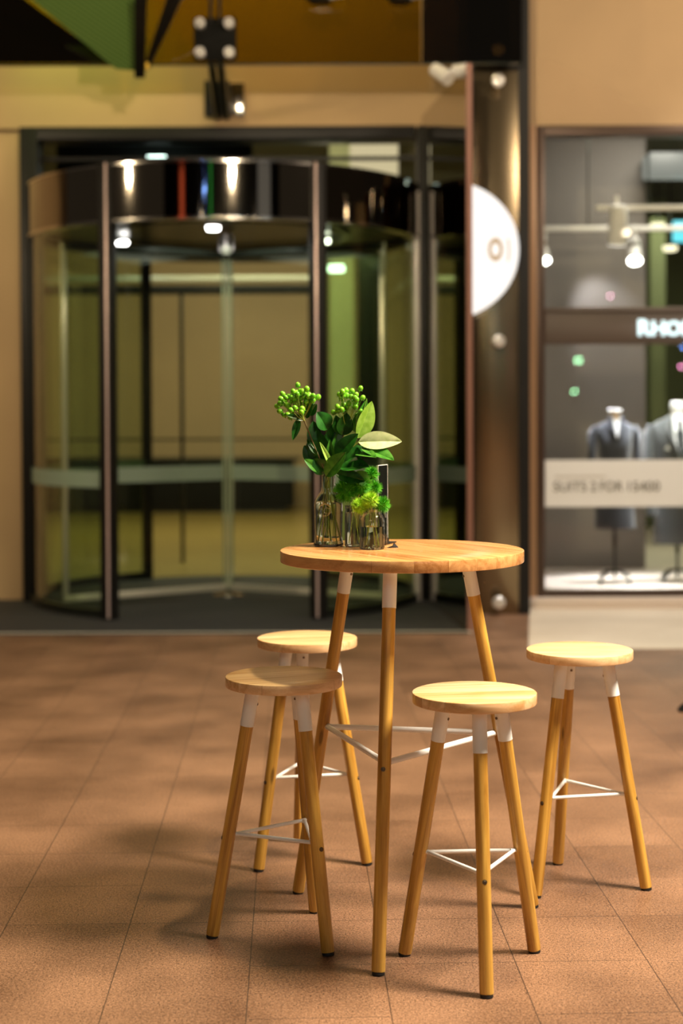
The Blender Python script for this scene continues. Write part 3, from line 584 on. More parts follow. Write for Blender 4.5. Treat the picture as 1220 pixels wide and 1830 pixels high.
# tracks
def track(name_lbl, x0, y, D, heads, lab):
    a_ = Pt(x0, y, D); t = thing('light_track', lab, 'light track', (a_.x, D, a_.z))
    bm = B(); box(bm, 0, 3.0, -0.02, 0.02, -0.02, 0.02, 0.004); obj('rail', bm, 'white_plastic', t)
    for x in (0.4, 2.2):
        bm = B(); tube(bm, [(x, 0, 0), (x, 0, 3.9-a_.z)], 0.006, 8); obj('hanger', bm, 'dark_steel', t)
track('a', 1065, 372, 11.75, None, 'front white lighting track high in the shop window')
track('b', 962, 409, 12.3, None, 'rear white lighting track lower behind the front track')
def spot(px, py, D, s, ang, face, lab, down=None):
    p = Pt(px, py, D); t = thing('track_spotlight', lab, 'spotlight', p, group='shop track spotlights')
    R_ = Euler(ang).to_matrix().to_4x4()
    bm = B(); lathe(bm, [(0.0, 0.24*s), (0.045*s, 0.24*s), (0.055*s, 0.20*s), (0.06*s, 0.0), (0.055*s, 0.0), (0.05*s, 0.02*s), (0, 0.02*s)], 24); xf(bm, list(bm.verts), R_); obj('housing', bm, 'white_plastic', t)
    bm = B(); lathe(bm, [(0, -0.002), (0.058*s, -0.002), (0.058*s, 0.018*s), (0, 0.018*s)], 24); xf(bm, list(bm.verts), R_); obj('lens', bm, face, t)
    bm = B(); box(bm, -0.012, 0.012, -0.012, 0.012, 0.2*s, 0.30*s); obj('yoke', bm, 'white_plastic', t)
spot(1102, 437, 11.75, 1.25, (0.25, 0, 0), 'lamp_disc', 'white cylinder spotlight pointing down from the front track')
spot(1134, 466, 12.3, 0.95, (-0.65, 0.1, 0), 'lamp_white', 'bright glaring spotlight on the rear track right of the cylinder spotlight')
spot(973, 466, 12.3, 0.8, (-0.65, -0.1, 0), 'lamp_white', 'bright glaring spotlight at the left edge of the shop window')
for px, py, s, lb in ((1175, 404, 0.062, 'upper small oval downlight in the shop'), (1197, 444, 0.062, 'lower small oval downlight in the shop')):
    p = Pt(px, py, 14.5); bm = B(); lathe(bm, [(0, -0.03), (s, -0.02), (s*1.1, 0.02), (0, 0.03)], 24); dl = thing('downlight', lb, 'downlight', p, 0, 'oval downlights in the shop'); obj('lens', bm, emit('warm_downlight', (1, 0.9, 0.6), 2.2), dl); bm = B(); tube(bm, [(0, 0, 0.02), (0, 0, 3.9-p.z)], 0.008, 8); obj('cord', bm, 'black', dl)
a_, b_ = Pt(1203, 432, 13.5), Pt(1260, 394, 13.5)
es = thing('lit_sign', 'small cyan lit sign at the right edge inside the shop', 'sign', (a_.x, 13.5, a_.z))
bm = B(); box(bm, 0, b_.x-a_.x, 0, 0.05, 0, b_.z-a_.z, 0.01); obj('sign_box', bm, 'cyan', es)
bm = B(); box(bm, 0.02, 0.2, -0.005, 0, 0.095, 0.11); box(bm, 0.03, 0.2, -0.005, 0, 0.14, 0.15); obj('sign_mark', bm, 'sign_letter', es)

# shop sign letters
sn = thing('shop_sign', 'glowing cool white shop name letters on the brown band', 'sign', (0, SY-0.045, 0))
for ch, px, szx, hgt in (('R', 1140, 1.0, 29), ('H', 1164, 1.0, 26.5), ('O', 1189.5, 1.0, 26.5), ('D', 1219, 1.0, 26.5)):
    p = Pt(px, 600, SY-0.045); hm = hgt/FPX*SY
    t = text_mesh('letter', ch, hm/0.72*0.86, 'sign_letter', sn, 0.01, 0.0)
    xs = [v.co.x for v in t.data.vertices]; zs = [v.co.z for v in t.data.vertices]
    wpx = {'R': 23, 'H': 24, 'O': 27, 'D': 25}[ch]/FPX*SY
    # rebuild bold: swell outline by offset
    bpy.data.objects.remove(t)
    t = text_mesh('letter', ch, 1.0, 'sign_letter', sn, 0.02, 0.03)
    vs_ = [v.co for v in t.data.vertices]; x0 = min(v.x for v in vs_); x1 = max(v.x for v in vs_); z0 = min(v.z for v in vs_); z1 = max(v.z for v in vs_)
    t.data.transform(Matrix.Diagonal((wpx/(x1-x0), 0.6, hm/(z1-z0), 1)) @ Matrix.Translation((-x0, 0, -z0)))
    t.location = (p.x, 0, p.z)
# banner on the glass
a_, b_ = Pt(967, 906, SY-0.012), Pt(1300, 821, SY-0.012)
bn = thing('window_banner', 'frosted white banner strip with SUITS 2 FOR lettering on the shop glass', 'banner', (a_.x, SY-0.012, a_.z))
bm = B(); box(bm, 0, b_.x-a_.x+0.8, -0.002, 0.002, 0, b_.z-a_.z); obj('film', bm, 'banner', bn, False)
u = SY/FPX
for wd_s, x0p, x1p in (('SUITS', 989, 1047), ('2', 1055, 1065), ('FOR', 1072, 1112), ('15400', 1122, 1178)):
    t = text_mesh('word', wd_s, 1.0, 'ink', bn, 0.002, 0.0)
    vs_ = [v.co for v in t.data.vertices]; x0 = min(v.x for v in vs_); x1 = max(v.x for v in vs_); z0 = min(v.z for v in vs_); z1 = max(v.z for v in vs_)
    t.data.transform(Matrix.Diagonal(((x1p-x0p)*u/(x1-x0), 0.5, 17*u/(z1-z0), 1)) @ Matrix.Translation((-x0, 0, -z0))); t.location = ((x0p-967)*u, -0.005, 28*u)
bm = B(); box(bm, 24*u, 115*u, -0.004, -0.002, 53*u, 55*u); obj('printed_line', bm, 'ink_faint', bn)

# mannequins
def ring(bm, cx, cy, z, rx, ry, seg=24): return [bm.verts.new((cx+rx*math.cos(2*PI*k/seg), cy+ry*math.sin(2*PI*k/seg), z)) for k in range(seg)]
def loft(bm, secs, seg=24):
    rs = [ring(bm, *s, seg=seg) for s in secs]
    for A, Q in zip(rs, rs[1:]):
        for k in range(seg): bm.faces.new((A[k], A[(k+1) % seg], Q[(k+1) % seg], Q[k]))
    bm.faces.new(rs[0][::-1]); bm.faces.new(rs[-1])
def stand(t, h):
    bm = B(); tube(bm, [(0, 0, 0.03), (0, 0, h)], 0.011, 12); tube(bm, [(0, 0, h*0.45), (0, 0, h*0.6)], 0.016, 12); obj('stand_pole', bm, 'dark_steel', t)
    bm = B()
    for k in range(4):
        a = k*PI/2+PI/4*0.8; tube(bm, [(0, 0, 0.10), (0.09*math.cos(a), 0.09*math.sin(a), 0.085), (0.15*math.cos(a), 0.15*math.sin(a), 0.04), (0.155*math.cos(a), 0.155*math.sin(a), 0.0)], 0.010, 8)
    obj('stand_base', bm, 'dark_steel', t)
p = Pt(1098, 1042, 11.62)
m1 = thing('mannequin', 'headless mannequin in a short black dress in the shop window', 'mannequin', (p.x, 11.62, 0.115))
stand(m1, 0.62)
bm = B(); Z = 0.115
loft(bm, [(0, 0, 0.50-Z+0.04, 0.155, 0.11), (0, 0, 0.62, 0.150, 0.11), (0, 0, 0.76, 0.138, 0.10), (0, 0, 0.90, 0.112, 0.085), (0, 0, 0.98, 0.118, 0.09), (0, -0.01, 1.06, 0.128, 0.105), (0, 0, 1.13, 0.14, 0.09), (0, 0, 1.19, 0.155, 0.07), (0, 0, 1.22, 0.12, 0.06), (0, 0, 1.245, 0.06, 0.05)])
obj('dress', bm, 'dress', m1)
for s in (-1, 1):
    bm = B(); tube(bm, [(s*0.135, 0, 1.195), (s*0.165, 0, 1.14), (s*0.172, -0.005, 1.0), (s*0.178, -0.01, 0.86), (s*0.165, -0.03, 0.72)], [0.035, 0.040, 0.034, 0.030, 0.026], 14); obj('sleeve', bm, 'dress', m1)
bm = B(); prism(bm, [Vector(v) for v in ((-0.030, -0.075, 1.25), (0.030, -0.075, 1.25), (0.0, -0.113, 1.11))], (0, 0.02, 0)); obj('shirt_front', bm, 'shirt', m1)
bm = B()
for s in (-1, 1): prism(bm, [Vector(v) for v in ((s*0.034, -0.07, 1.30), (s*0.062, -0.05, 1.27), (s*0.05, -0.10, 1.20), (s*0.006, -0.12, 1.13))], (0, 0.012, 0))
obj('collar', bm, 'dress', m1)
bm = B(); loft(bm, [(0, 0, 1.20, 0.055, 0.05), (0, 0, 1.27, 0.042, 0.042), (0, 0, 1.315, 0.045, 0.045)]); obj('neck', bm, 'skin', m1)
bm = B(); loft(bm, [(0, 0, 1.315, 0.052, 0.05), (0, 0, 1.325, 0.056, 0.054), (0, 0, 1.338, 0.048, 0.046)]); obj('neck_cap', bm, 'form_white', m1)
p = Pt(1207, 1042, 11.6)
m2 = thing('mannequin', 'headless mannequin in a grey suit with white shirt and dark tie', 'mannequin', (p.x+0.03, 11.68, 0.115))
stand(m2, 0.5)
bm = B(); loft(bm, [(0, 0, 0.30, 0.185, 0.13), (0, 0, 0.50, 0.185, 0.13), (0, 0, 0.74, 0.165, 0.12), (0, 0, 0.92, 0.165, 0.12), (0, -0.01, 1.06, 0.185, 0.125), (0, 0, 1.16, 0.205, 0.10), (0, 0, 1.215, 0.195, 0.075), (0, 0, 1.26, 0.12, 0.065), (0, 0, 1.285, 0.07, 0.055)]); obj('jacket', bm, 'suit', m2)
for s in (-1, 1):
    bm = B(); tube(bm, [(s*0.185, 0, 1.205), (s*0.205, 0, 1.14), (s*0.212, 0, 0.98), (s*0.218, -0.02, 0.82), (s*0.21, -0.05, 0.62), (s*0.205, -0.06, 0.52)], [0.045, 0.052, 0.047, 0.042, 0.038, 0.036], 14); obj('sleeve', bm, 'suit', m2)
bm = B(); prism(bm, [Vector(v) for v in ((-0.055, -0.07, 1.29), (0.055, -0.07, 1.29), (0.05, -0.135, 1.1), (0.0, -0.14, 0.95), (-0.05, -0.135, 1.1))], (0, 0.02, 0)); obj('shirt_front', bm, 'shirt', m2)
bm = B(); prism(bm, [Vector(v) for v in ((-0.016, -0.085, 1.25), (0.016, -0.085, 1.25), (0.022, -0.150, 1.02), (0.0, -0.152, 0.96), (-0.022, -0.150, 1.02))], (0, 0.008, 0)); obj('tie', bm, 'tie', m2)
for s in (-1, 1):
    bm = B(); prism(bm, [Vector(v) for v in ((s*0.058, -0.06, 1.29), (s*0.10, -0.105, 1.18), (s*0.075, -0.14, 1.10), (s*0.005, -0.15, 0.93))], (0, 0.012, 0)); obj('lapel', bm, 'suit', m2)
bm = B(); prism(bm, [Vector(v) for v in ((-0.125, -0.128, 1.03), (-0.085, -0.135, 1.02), (-0.10, -0.135, 1.06))], (0, 0.01, 0)); obj('pocket_square', bm, 'shirt', m2)
bm = B(); loft(bm, [(0, 0, 1.25, 0.062, 0.056), (0, 0, 1.33, 0.055, 0.052), (0, 0, 1.375, 0.058, 0.055), (0, 0, 1.395, 0.045, 0.043)]); obj('neck', bm, 'form_white', m2)

# shoe at the right edge of the frame
sh = thing('shoe', 'toe of a dark shoe standing on the paving at the right edge', 'shoe', (1.61, 7.2, 0), PI)
bm = B()
secs = [(-0.0, 0.0, 0.010), (0.02, 0.028, 0.03), (0.07, 0.042, 0.045), (0.14, 0.045, 0.06), (0.20, 0.038, 0.085), (0.27, 0.035, 0.09), (0.29, 0.02, 0.07)]
rs = []
for (x, wy, hz) in secs: rs.append([bm.verts.new((-x, max(wy, 0.004)*math.cos(t), 0.008+hz*max(0, math.sin(t)))) for t in [2*PI*k/16 for k in range(16)]])
for A, Q in zip(rs, rs[1:]):
    for k in range(16): bm.faces.new((A[k], A[(k+1) % 16], Q[(k+1) % 16], Q[k]))
bm.faces.new(rs[0]); bm.faces.new(rs[-1][::-1]); obj('upper', bm, 'black_matte', sh)
bm = B(); prism(bm, [Vector((-x, s*w_, 0)) for x, w_, s in ((0.0, 0.012, 1), (0.07, 0.045, 1), (0.14, 0.047, 1), (0.2, 0.038, 1), (0.29, 0.03, 1), (0.29, 0.03, -1), (0.2, 0.038, -1), (0.14, 0.047, -1), (0.07, 0.045, -1), (0.0, 0.012, -1))], (0, 0, 0.012)); obj('sole', bm, 'rubber', sh)
sh.rotation_euler = (0, 0, 0); sh.location = (1.60, 7.22, 0)
sh.scale = (-1, 1, 1)

# ================================================================== STOOLS AND TABLE
LR = 0.0178
def three_legs(t, r_foot, r_top, h_top, h_ring, r_ring, tube_r, cap_len, az0):
    for k in range(3):
        a = az0+k*2*PI/3; d = Vector((math.cos(a), math.sin(a), 0)); tn = Vector((-d.y, d.x, 0))
        at = lambda h: d*(r_foot-(r_foot-r_top)*h/h_top)+Vector((0, 0, h))
        # the leg mesh is built along local z and then leaned, so the grain follows it
        top, foot = at(h_top), at(0.008)
        ax = (top-foot); Ln = ax.length; q = Vector((0, 0, 1)).rotation_difference(ax.normalized())
        bm = B(); lathe(bm, [(0, 0), (LR*0.96, 0.0), (LR, 0.004), (LR, Ln-0.012), (0, Ln-0.012)], 28)
        leg = obj('leg', bm, 'leg_wood', t); leg.location = foot; leg.rotation_mode = 'QUATERNION'; leg.rotation_quaternion = q
        bm = B(); lathe(bm, [(LR, Ln-cap_len), (LR+0.0012, Ln-cap_len), (LR+0.0012, Ln-0.001), (0, Ln-0.001), (0, Ln-0.011), (LR, Ln-0.011)], 28); obj('cap', bm, 'white', leg)
        bm = B(); lathe(bm, [(0, -0.008), (LR*0.9, -0.008), (LR*0.93, 0.002), (0, 0.002)], 24); obj('rubber_foot', bm, 'rubber', leg)
        inv = q.inverted()
        bm = B()
        o = inv @ (at(h_ring-0.012)-foot); out = inv @ d; out = (out-Vector((0, 0, out.z))).normalized()
        tube(bm, [o+out*(LR-0.004), o+out*(LR+0.0006)], 0.0062, 12)
        tube(bm, [o+out*(LR+0.0004), o+out*(LR+0.0016)], [0.0045, 0.003], 6)
        obj('bolt', bm, 'screw', leg)
        bm = B(); o2 = Vector((0, 0, Ln-0.045)); tube(bm, [o2-out*(LR-0.004), o2-out*(LR+0.0032)], [0.0042, 0.0036], 10)
        obj('screw', bm, 'screw', leg)
    bm = B(); V = [Vector((r_ring*math.cos(az0+k*2*PI/3), r_ring*math.sin(az0+k*2*PI/3), h_ring)) for k in range(3)]
    for k in range(3):
        tube(bm, [V[k], V[(k+1) % 3]], tube_r, 14)
        d = V[k].copy(); d.z = 0; d.normalize()
        tube(bm, [V[k]-d*0.012, V[k]+d*0.012], tube_r*1.12, 14)
    obj('footrest' if h_ring < 0.4 else 'stretcher', bm, 'white', t)
def disc(bm, R, z0, z1):
    e = 0.0025
    lathe(bm, [(0, z0), (R-e, z0), (R-e*0.3, z0+e*0.3), (R, z0+e), (R, z1-e), (R-e*0.3, z1-e*0.3), (R-e, z1), (R*0.6, z1), (0, z1)], 96)
HS, RS = 0.7136, 0.1598
def make_stool(loc, rot, label):
    t = thing('bar_stool', label, 'stool', loc, rot, 'wooden stools around the tall table')
    bm = B(); disc(bm, RS, HS-0.027, HS); s = obj('seat', bm, 'seat_wood', t); s.rotation_euler = (0, 0, -rot+0.12)
    bm = B()
    lathe(bm, [(0, HS-0.031), (0.105, HS-0.031), (0.105, HS-0.0268), (0, HS-0.0268)], 36); obj('mounting_plate', bm, 'white', t)
    three_legs(t, 0.2002, 0.084, HS-0.029, 0.283, 0.131, 0.0052, 0.108, 0)
    return t
A_ = make_stool((0.3389, 3.8912, 0), -1.5152, 'bar stool nearest the camera at front right, pale seat in full light')
for loc, rot, lab in (((-0.1602, 4.1454, 0), -0.9296, 'bar stool at front left, seat crossed by the table shadow'),
                      ((-0.1124, 4.8508, 0), -0.3410, 'bar stool at back left, behind the front left stool and table leg'),
                      ((0.7181, 4.5860, 0), -0.3286, 'bar stool standing apart at the right, its seat overexposed')):
    s = dup(A_, loc, rot, lab)
    for ch in s.children:
        if ch.name.startswith('seat'): ch.rotation_euler = (0, 0, -rot+{-0.1602: 0.35, -0.1124: 0.2, 0.7181: -0.05}[loc[0]])
TX, TY, TR = 0.1673, 4.2373, 0.3395
tb = thing('bar_table', 'tall round wooden bar table on three white capped legs', 'table', (TX, TY, 0), -1.7684)
bm = B(); disc(bm, TR, 1.018, 1.05); tp = obj('tabletop', bm, 'top_wood', tb); tp.rotation_euler = (0, 0, 1.7684+2.15)
bm = B(); lathe(bm, [(0, 1.0125), (0.235, 1.0125), (0.235, 1.0182), (0, 1.0182)], 40); obj('mounting_plate', bm, 'white', tb)
three_legs(tb, 0.403, 0.197, 1.016, 0.515, 0.282, 0.0082, 0.105, 0)

# ================================================================== VASES, FLOWERS, CARD
TH = 1.05
def vase(name, label, x, y, prof, water_h, wr):
    """prof: outer (r, z) from base centre to lip; wall 2.2 mm"""
    t = thing(name, label, 'vase', (x, y, TH))
    inner = [(max(r-0.0024, 0.001), max(z, 0.007)) for r, z in prof[::-1] if r > 0.003]
    bm = B(); lathe(bm, [(0, 0.0004)]+prof+inner+[(0, 0.007)], 56); obj('glass_body', bm, 'vase', t)
    bm = B(); lathe(bm, [(0, 0.0078)]+[(max(r-0.0030, 0.001), max(z, 0.0078)) for r, z in prof if r > 0.003 and z < water_h]+[(wr-0.003, water_h), (0, water_h)], 48); obj('water', bm, 'water', t)
    return t
v1 = vase('bottle_vase', 'tall glass bottle vase holding the berry and leaf stems', -0.038, 4.345,
     [(0.036, 0.0), (0.042, 0.002), (0.043, 0.008), (0.0405, 0.014), (0.039, 0.03), (0.0405, 0.09), (0.041, 0.118), (0.038, 0.134), (0.028, 0.150), (0.0215, 0.158), (0.0198, 0.17), (0.0196, 0.20), (0.021, 0.208), (0.0235, 0.213), (0.022, 0.217)], 0.128, 0.0395)
bm = B(); ringp = [(-0.010+0.017*math.cos(t), -math.sqrt(max(0, 0.0412**2-(-0.010+0.017*math.cos(t))**2))-0.0003, 0.106+0.017*math.sin(t)) for t in [2*PI*k/28 for k in range(29)]]
tube(bm, ringp, 0.0010, 6); ringp = [(-0.004+0.008*math.cos(t), -math.sqrt(max(0, 0.0412**2-(-0.004+0.008*math.cos(t))**2))-0.0003, 0.104+0.008*math.sin(t)) for t in [2*PI*k/18 for k in range(19)]]; tube(bm, ringp, 0.0008, 6); obj('embossed_ring', bm, 'vase', v1)
v2 = vase('jar_vase', 'straight glass jar between the bottle and the short jar', 0.036, 4.322,
     [(0.024, 0.0), (0.0275, 0.002), (0.028, 0.006), (0.028, 0.08), (0.0275, 0.098), (0.0255, 0.104), (0.0265, 0.112), (0.0265, 0.118)], 0.098, 0.0275)
v3 = vase('jar_vase', 'short wide glass jar in front holding lime pompom flowers', 0.084, 4.245,
     [(0.032, 0.0), (0.0345, 0.002), (0.0355, 0.006), (0.0355, 0.075), (0.0345, 0.086), (0.030, 0.094), (0.0275, 0.098), (0.028, 0.106), (0.030, 0.112), (0.030, 0.116)], 0.064, 0.0355)
v4 = vase('jar_vase', 'glass jar at the back right, mostly hidden behind the short jar', 0.104, 4.375,
     [(0.024, 0.0), (0.0265, 0.002), (0.027, 0.006), (0.027, 0.085), (0.0255, 0.098), (0.021, 0.104), (0.021, 0.118), (0.023, 0.122)], 0.08, 0.027)
# card holder
cdx = Vector((0.118, 4.425, TH))
ch_ = thing('menu_card', 'narrow black menu card with white edge standing behind the jars', 'card holder', cdx, 1.20)
bm = B(); box(bm, -0.040, 0.040, -0.002, 0.002, 0.012, 0.228); obj('card', bm, plain('card_black', (0.004, 0.005, 0.004), 0.9, spec=0.03, noise=0.1), ch_)
bm = B()
for x in (-0.0405, 0.0405): box(bm, x-0.0006, x+0.0006, -0.0028, 0.0028, 0.010, 0.230)
box(bm, -0.041, 0.041, -0.0028, 0.0028, 0.2285, 0.2298); obj('white_edge', bm, 'white_plastic', ch_)
bm = B(); box(bm, -0.046, 0.046, -0.028, 0.012, 0.0, 0.004, 0.001); box(bm, -0.046, 0.046, -0.005, 0.006, 0.0, 0.014, 0.001); obj('foot', bm, 'black', ch_)
bm = B(); prism(bm, [Vector(v) for v in ((0.128, 4.28, TH), (0.160, 4.29, TH), (0.148, 4.29, TH+0.013), (0.143, 4.285, TH+0.004))], (0, 0.02, 0)); tag(obj('clip', bm, 'black'), 'small black wedge clip lying on the table right of the short jar', 'clip')

def leaf_mesh(base, tip, wpx, D0, D1, bend=0.25, nrm=None, fold=0.18):
    """leaf with midrib from picture points base to tip, depth D0..D1"""
    a = Pt(base[0], base[1], D0); b = Pt(tip[0], tip[1], D1); wd_ = wpx*1.22/FPX*(D0+D1)/2/2
    ax = b-a; Ln = ax.length; axn = ax.normalized()
    n = Vector(nrm) if nrm else Vector((0.1, -1, 0.35)); n = (n-axn*n.dot(axn)).normalized(); sd = axn.cross(n).normalized()
    bm = B(); ns = 14; rows = []
    for i in range(ns+1):
        u = i/ns; wv = wd_*(math.sin(PI*min(1, u**0.85))**0.75)*(1-0.12*u)+0.0004
        if i == ns: wv = 0.0003
        c = a+axn*Ln*u+n*(bend*Ln*(u*(1-u)))
        rows.append([bm.verts.new(c+sd*wv*s+n*(abs(s)*wv*fold*1.6)-n*(0.0015 if s == 0 else 0)) for s in (-1, -0.66, -0.33, 0, 0.33, 0.66, 1)])
    for A, Q in zip(rows, rows[1:]):
        for k in range(6): bm.faces.new((A[k], A[k+1], Q[k+1], Q[k]))
    fs = list(bm.faces); r = bmesh.ops.extrude_face_region(bm, geom=fs)
    bmesh.ops.translate(bm, vec=n*0.0006, verts=[g for g in r['geom'] if isinstance(g, bmesh.types.BMVert)])
    return bm
def centre(o_list, root):
    return
def sprig(name, label, cat, group=None, base=None):
    return thing(name, label, cat, base or (0, 0, 0), 0, group)
MOUTH = Vector((-0.038, 4.345, TH+0.21))
def stem_to(pts, r, mat, parent, nm='stem'):
    bm = B(); # smooth through points
    P = [Vector(p) for p in pts]; out = []
    for i in range(len(P)-1):
        p0 = P[max(i-1, 0)]; p1 = P[i]; p2 = P[i+1]; p3 = P[min(i+2, len(P)-1)]
        for k in range(6):
            t = k/6; out.append(0.5*((2*p1)+(p2-p0)*t+(2*p0-5*p1+4*p2-p3)*t*t+(3*p1-p0-3*p2+p3)*t**3))
    out.append(P[-1]); tube(bm, out, r, 8); return obj(nm, bm, mat, parent)
# berry sprigs
def berry_sprig(label, berries, joint, through, foot, D, lvs):
    t = sprig('berry_sprig', label, 'flower', 'berry sprigs in the bottle vase')
    J = Pt(*joint, D)
    stem_to([foot, through], 0.0015, 'stem', t); stem_to([through, J], 0.0015, 'stem_dark', t)
    bm = B(); rnd = random.Random(len(berries)); tw = B(); cal = B()
    mx_ = sum(b[0] for b in berries)/len(berries); my_ = sum(b[1] for b in berries)/len(berries)
    berries = list(berries)+[(b[0]*0.72+mx_*0.28+rnd.uniform(-5, 5), b[1]*0.72+my_*0.28+rnd.uniform(-1, 8)) for b in berries]
    for i, (x, y) in enumerate(berries):
        d = D+rnd.uniform(-0.025, 0.025); c = Pt(x, y, d); r = rnd.uniform(0.0070, 0.0084)
        dirv = (c-J).normalized()
        lathe_b = bmesh.ops.create_icosphere(bm, subdivisions=3, radius=r)
        rot = Vector((0, 0, 1)).rotation_difference(dirv).to_matrix().to_4x4()
        bmesh.ops.transform(bm, matrix=Matrix.Translation(c) @ rot @ Matrix.Diagonal((1, 1, 1.18, 1)), verts=lathe_b['verts'])
        q = c-dirv*r; mid = J.lerp(q, 0.55)+Vector((0, 0, -0.004)); tube(tw, [J, mid, q], [0.0012, 0.0009, 0.0008], 6, False)
        a1, a2 = frame_for(dirv)
        for k in range(5):
            aa = k*2*PI/5; o = (a1*math.cos(aa)+a2*math.sin(aa))
            p0 = q; p1 = q+o*r*0.75+dirv*r*0.35; p2 = q+o*r*1.35+dirv*r*0.2; sidev = dirv.cross(o)*r*0.45
            v = [cal.verts.new(p0), cal.verts.new(p1+sidev), cal.verts.new(p2), cal.verts.new(p1-sidev)]; cal.faces.new(v)
    obj('berries', bm, 'berry', t); obj('twigs', tw, 'stem', t)
    r = bmesh.ops.extrude_face_region(cal, geom=list(cal.faces)); bmesh.ops.translate(cal, vec=(0, 0.0003, 0.0003), verts=[g for g in r['geom'] if isinstance(g, bmesh.types.BMVert)])
    obj('calyx', cal, 'leaf_mid', t)
    for (b_, tp_, w_, m_, nrm) in lvs: obj('leaf', leaf_mesh(b_, tp_, w_, D, D-0.01, 0.15, nrm), m_, t)
    return t
left_b = [(532, 688), (548, 695), (505, 704), (524, 700), (530, 702), (540, 700), (523, 708), (516, 709), (543, 709), (552, 706), (568, 710), (530, 716), (537, 721), (495, 726), (512, 724), (502, 713), (559, 708), (559, 716), (548, 719), (522, 718)]
right_b = [(606, 705), (618, 698), (629, 699), (644, 694), (648, 711), (634, 711), (635, 720), (614, 723), (614, 731), (647, 735), (650, 748), (635, 727), (612, 700), (623, 721), (596, 737), (603, 727)]
low_b = [(518, 732), (514, 741), (500, 735), (527, 729), (540, 731)]
D0 = 4.335
berry_sprig('green berry sprig leaning left out of the bottle vase', left_b, (541, 748), Pt(585, 852, 4.335), Pt(600, 972, 4.33), D0,
   [((534, 748), (523, 787), 12, 'leaf_dark', None), ((548, 748), (557, 705), 16, 'leaf_dark', (-0.5, -1, 0.1)), ((585, 768), (566, 736), 30, 'leaf_dark', (0.3, -1, 0.5)), ((552, 742), (566, 722), 14, 'leaf_dark', None)])
berry_sprig('green berry sprig standing upright above the bottle vase', right_b, (618, 765), Pt(588, 850, 4.345), Pt(578, 972, 4.34), D0+0.01,
   [((612, 778), (620, 738), 26, 'leaf_dark', (0.2, -1, 0.2)), ((606, 775), (600, 742), 18, 'leaf_dark', None), ((638, 765), (654, 715), 20, 'leaf_mid', (0.6, -1, 0.1)), ((640, 762), (655, 712), 10, 'leaf_lime', (1, -0.6, 0.2)), ((634, 772), (640, 738), 16, 'leaf_mid', None)])
berry_sprig('small low berry sprig at the far left of the bouquet', low_b, (544, 752), Pt(583, 853, 4.35), Pt(566, 970, 4.34), D0-0.015, [((544, 750), (512, 742), 9, 'leaf_dark', None)])
# leaf sprigs
def leaf_sprig(label, joint, through, foot, D, lvs):
    t = sprig('leaf_sprig', label, 'foliage', 'leaf sprigs in the bottle vase')
    stem_to([foot, through, Pt(*joint, D)], 0.0017, 'stem', t)
    for (b_, tp_, w_, m_, nrm, dd) in lvs: obj('leaf', leaf_mesh(b_, tp_, w_, D, D+dd, 0.12, nrm), m_, t)
leaf_sprig('leafy sprig reaching right with one pale upturned leaf', (640, 790), Pt(590, 851, 4.34), Pt(604, 968, 4.345), 4.32,
   [((640, 790), (718, 789), 30, 'leaf_pale', (0.15, -1.0, 0.45), -0.01), ((646, 800), (704, 823), 30, 'leaf_mid', (0.3, -0.8, 0.8), -0.05), ((638, 812), (672, 818), 24, 'leaf_mid', (0.2, -0.8, 0.8), -0.07),
    ((639, 783), (664, 717), 30, 'leaf_lime', (0.7, -1.0, 0.1), 0.01), ((600, 817), (640, 775), 26, 'leaf_dark', (-0.2, -1, 0.5), -0.02), ((640, 800), (622, 832), 26, 'leaf_dark', None, 0.0)])
leaf_sprig('leafy sprig spreading low over the bottle mouth', (592, 838), Pt(587, 851, 4.33), Pt(572, 968, 4.34), 4.31,
   [((608, 836), (659, 834), 34, 'leaf_dark', (0.1, -0.7, 0.9), -0.03), ((600, 846), (652, 860), 22, 'leaf_dark', (0.1, -1.0, 0.3), -0.01), ((582, 851), (618, 808), 27, 'leaf_mid', (-0.3, -1, 0.3), -0.03),
    ((594, 840), (571, 790), 9, 'leaf_lime', (0.5, -1, 0.2), -0.01), ((632, 845), (662, 868), 22, 'leaf_mid', None, 0.02)])
leaf_sprig('dark leafy sprig at the back left of the bouquet', (578, 820), Pt(582, 851, 4.35), Pt(590, 968, 4.35), 4.345,
   [((578, 836), (566, 768), 36, 'leaf_dark', (-0.2, -1, 0.1), 0.0), ((570, 842), (543, 821), 16, 'leaf_mid', (0, -1, 0.6), -0.02), ((564, 826), (543, 796), 22, 'leaf_dark', (-0.4, -1, 0.1), 0.0), ((585, 812), (592, 770), 28, 'leaf_dark', None, 0.01),
    ((566, 800), (560, 752), 24, 'leaf_dark', (-0.4, -1, 0.2), 0.01), ((588, 800), (606, 750), 26, 'leaf_dark', (0.3, -1, 0.2), 0.015), ((575, 812), (548, 785), 18, 'leaf_dark', (0, -1, 0.4), -0.005), ((600, 828), (630, 805), 24, 'leaf_dark', (0, -1, 0.5), 0.005), ((620, 815), (650, 800), 22, 'leaf_dark', (0.2, -0.8, 0.6), 0.01), ((598, 815), (606, 770), 18, 'leaf_mid', (0.3, -1, 0), 0.01), ((583, 845), (560, 820), 26, 'leaf_dark', (-0.2, -1, 0.1), -0.01), ((590, 835), (589, 786), 14, 'leaf_mid', None, -0.02), ((560, 838), (556, 778), 22, 'leaf_dark', (-0.5, -1, 0), 0.01), ((596, 842), (610, 800), 26, 'leaf_dark', None, 0.02)])
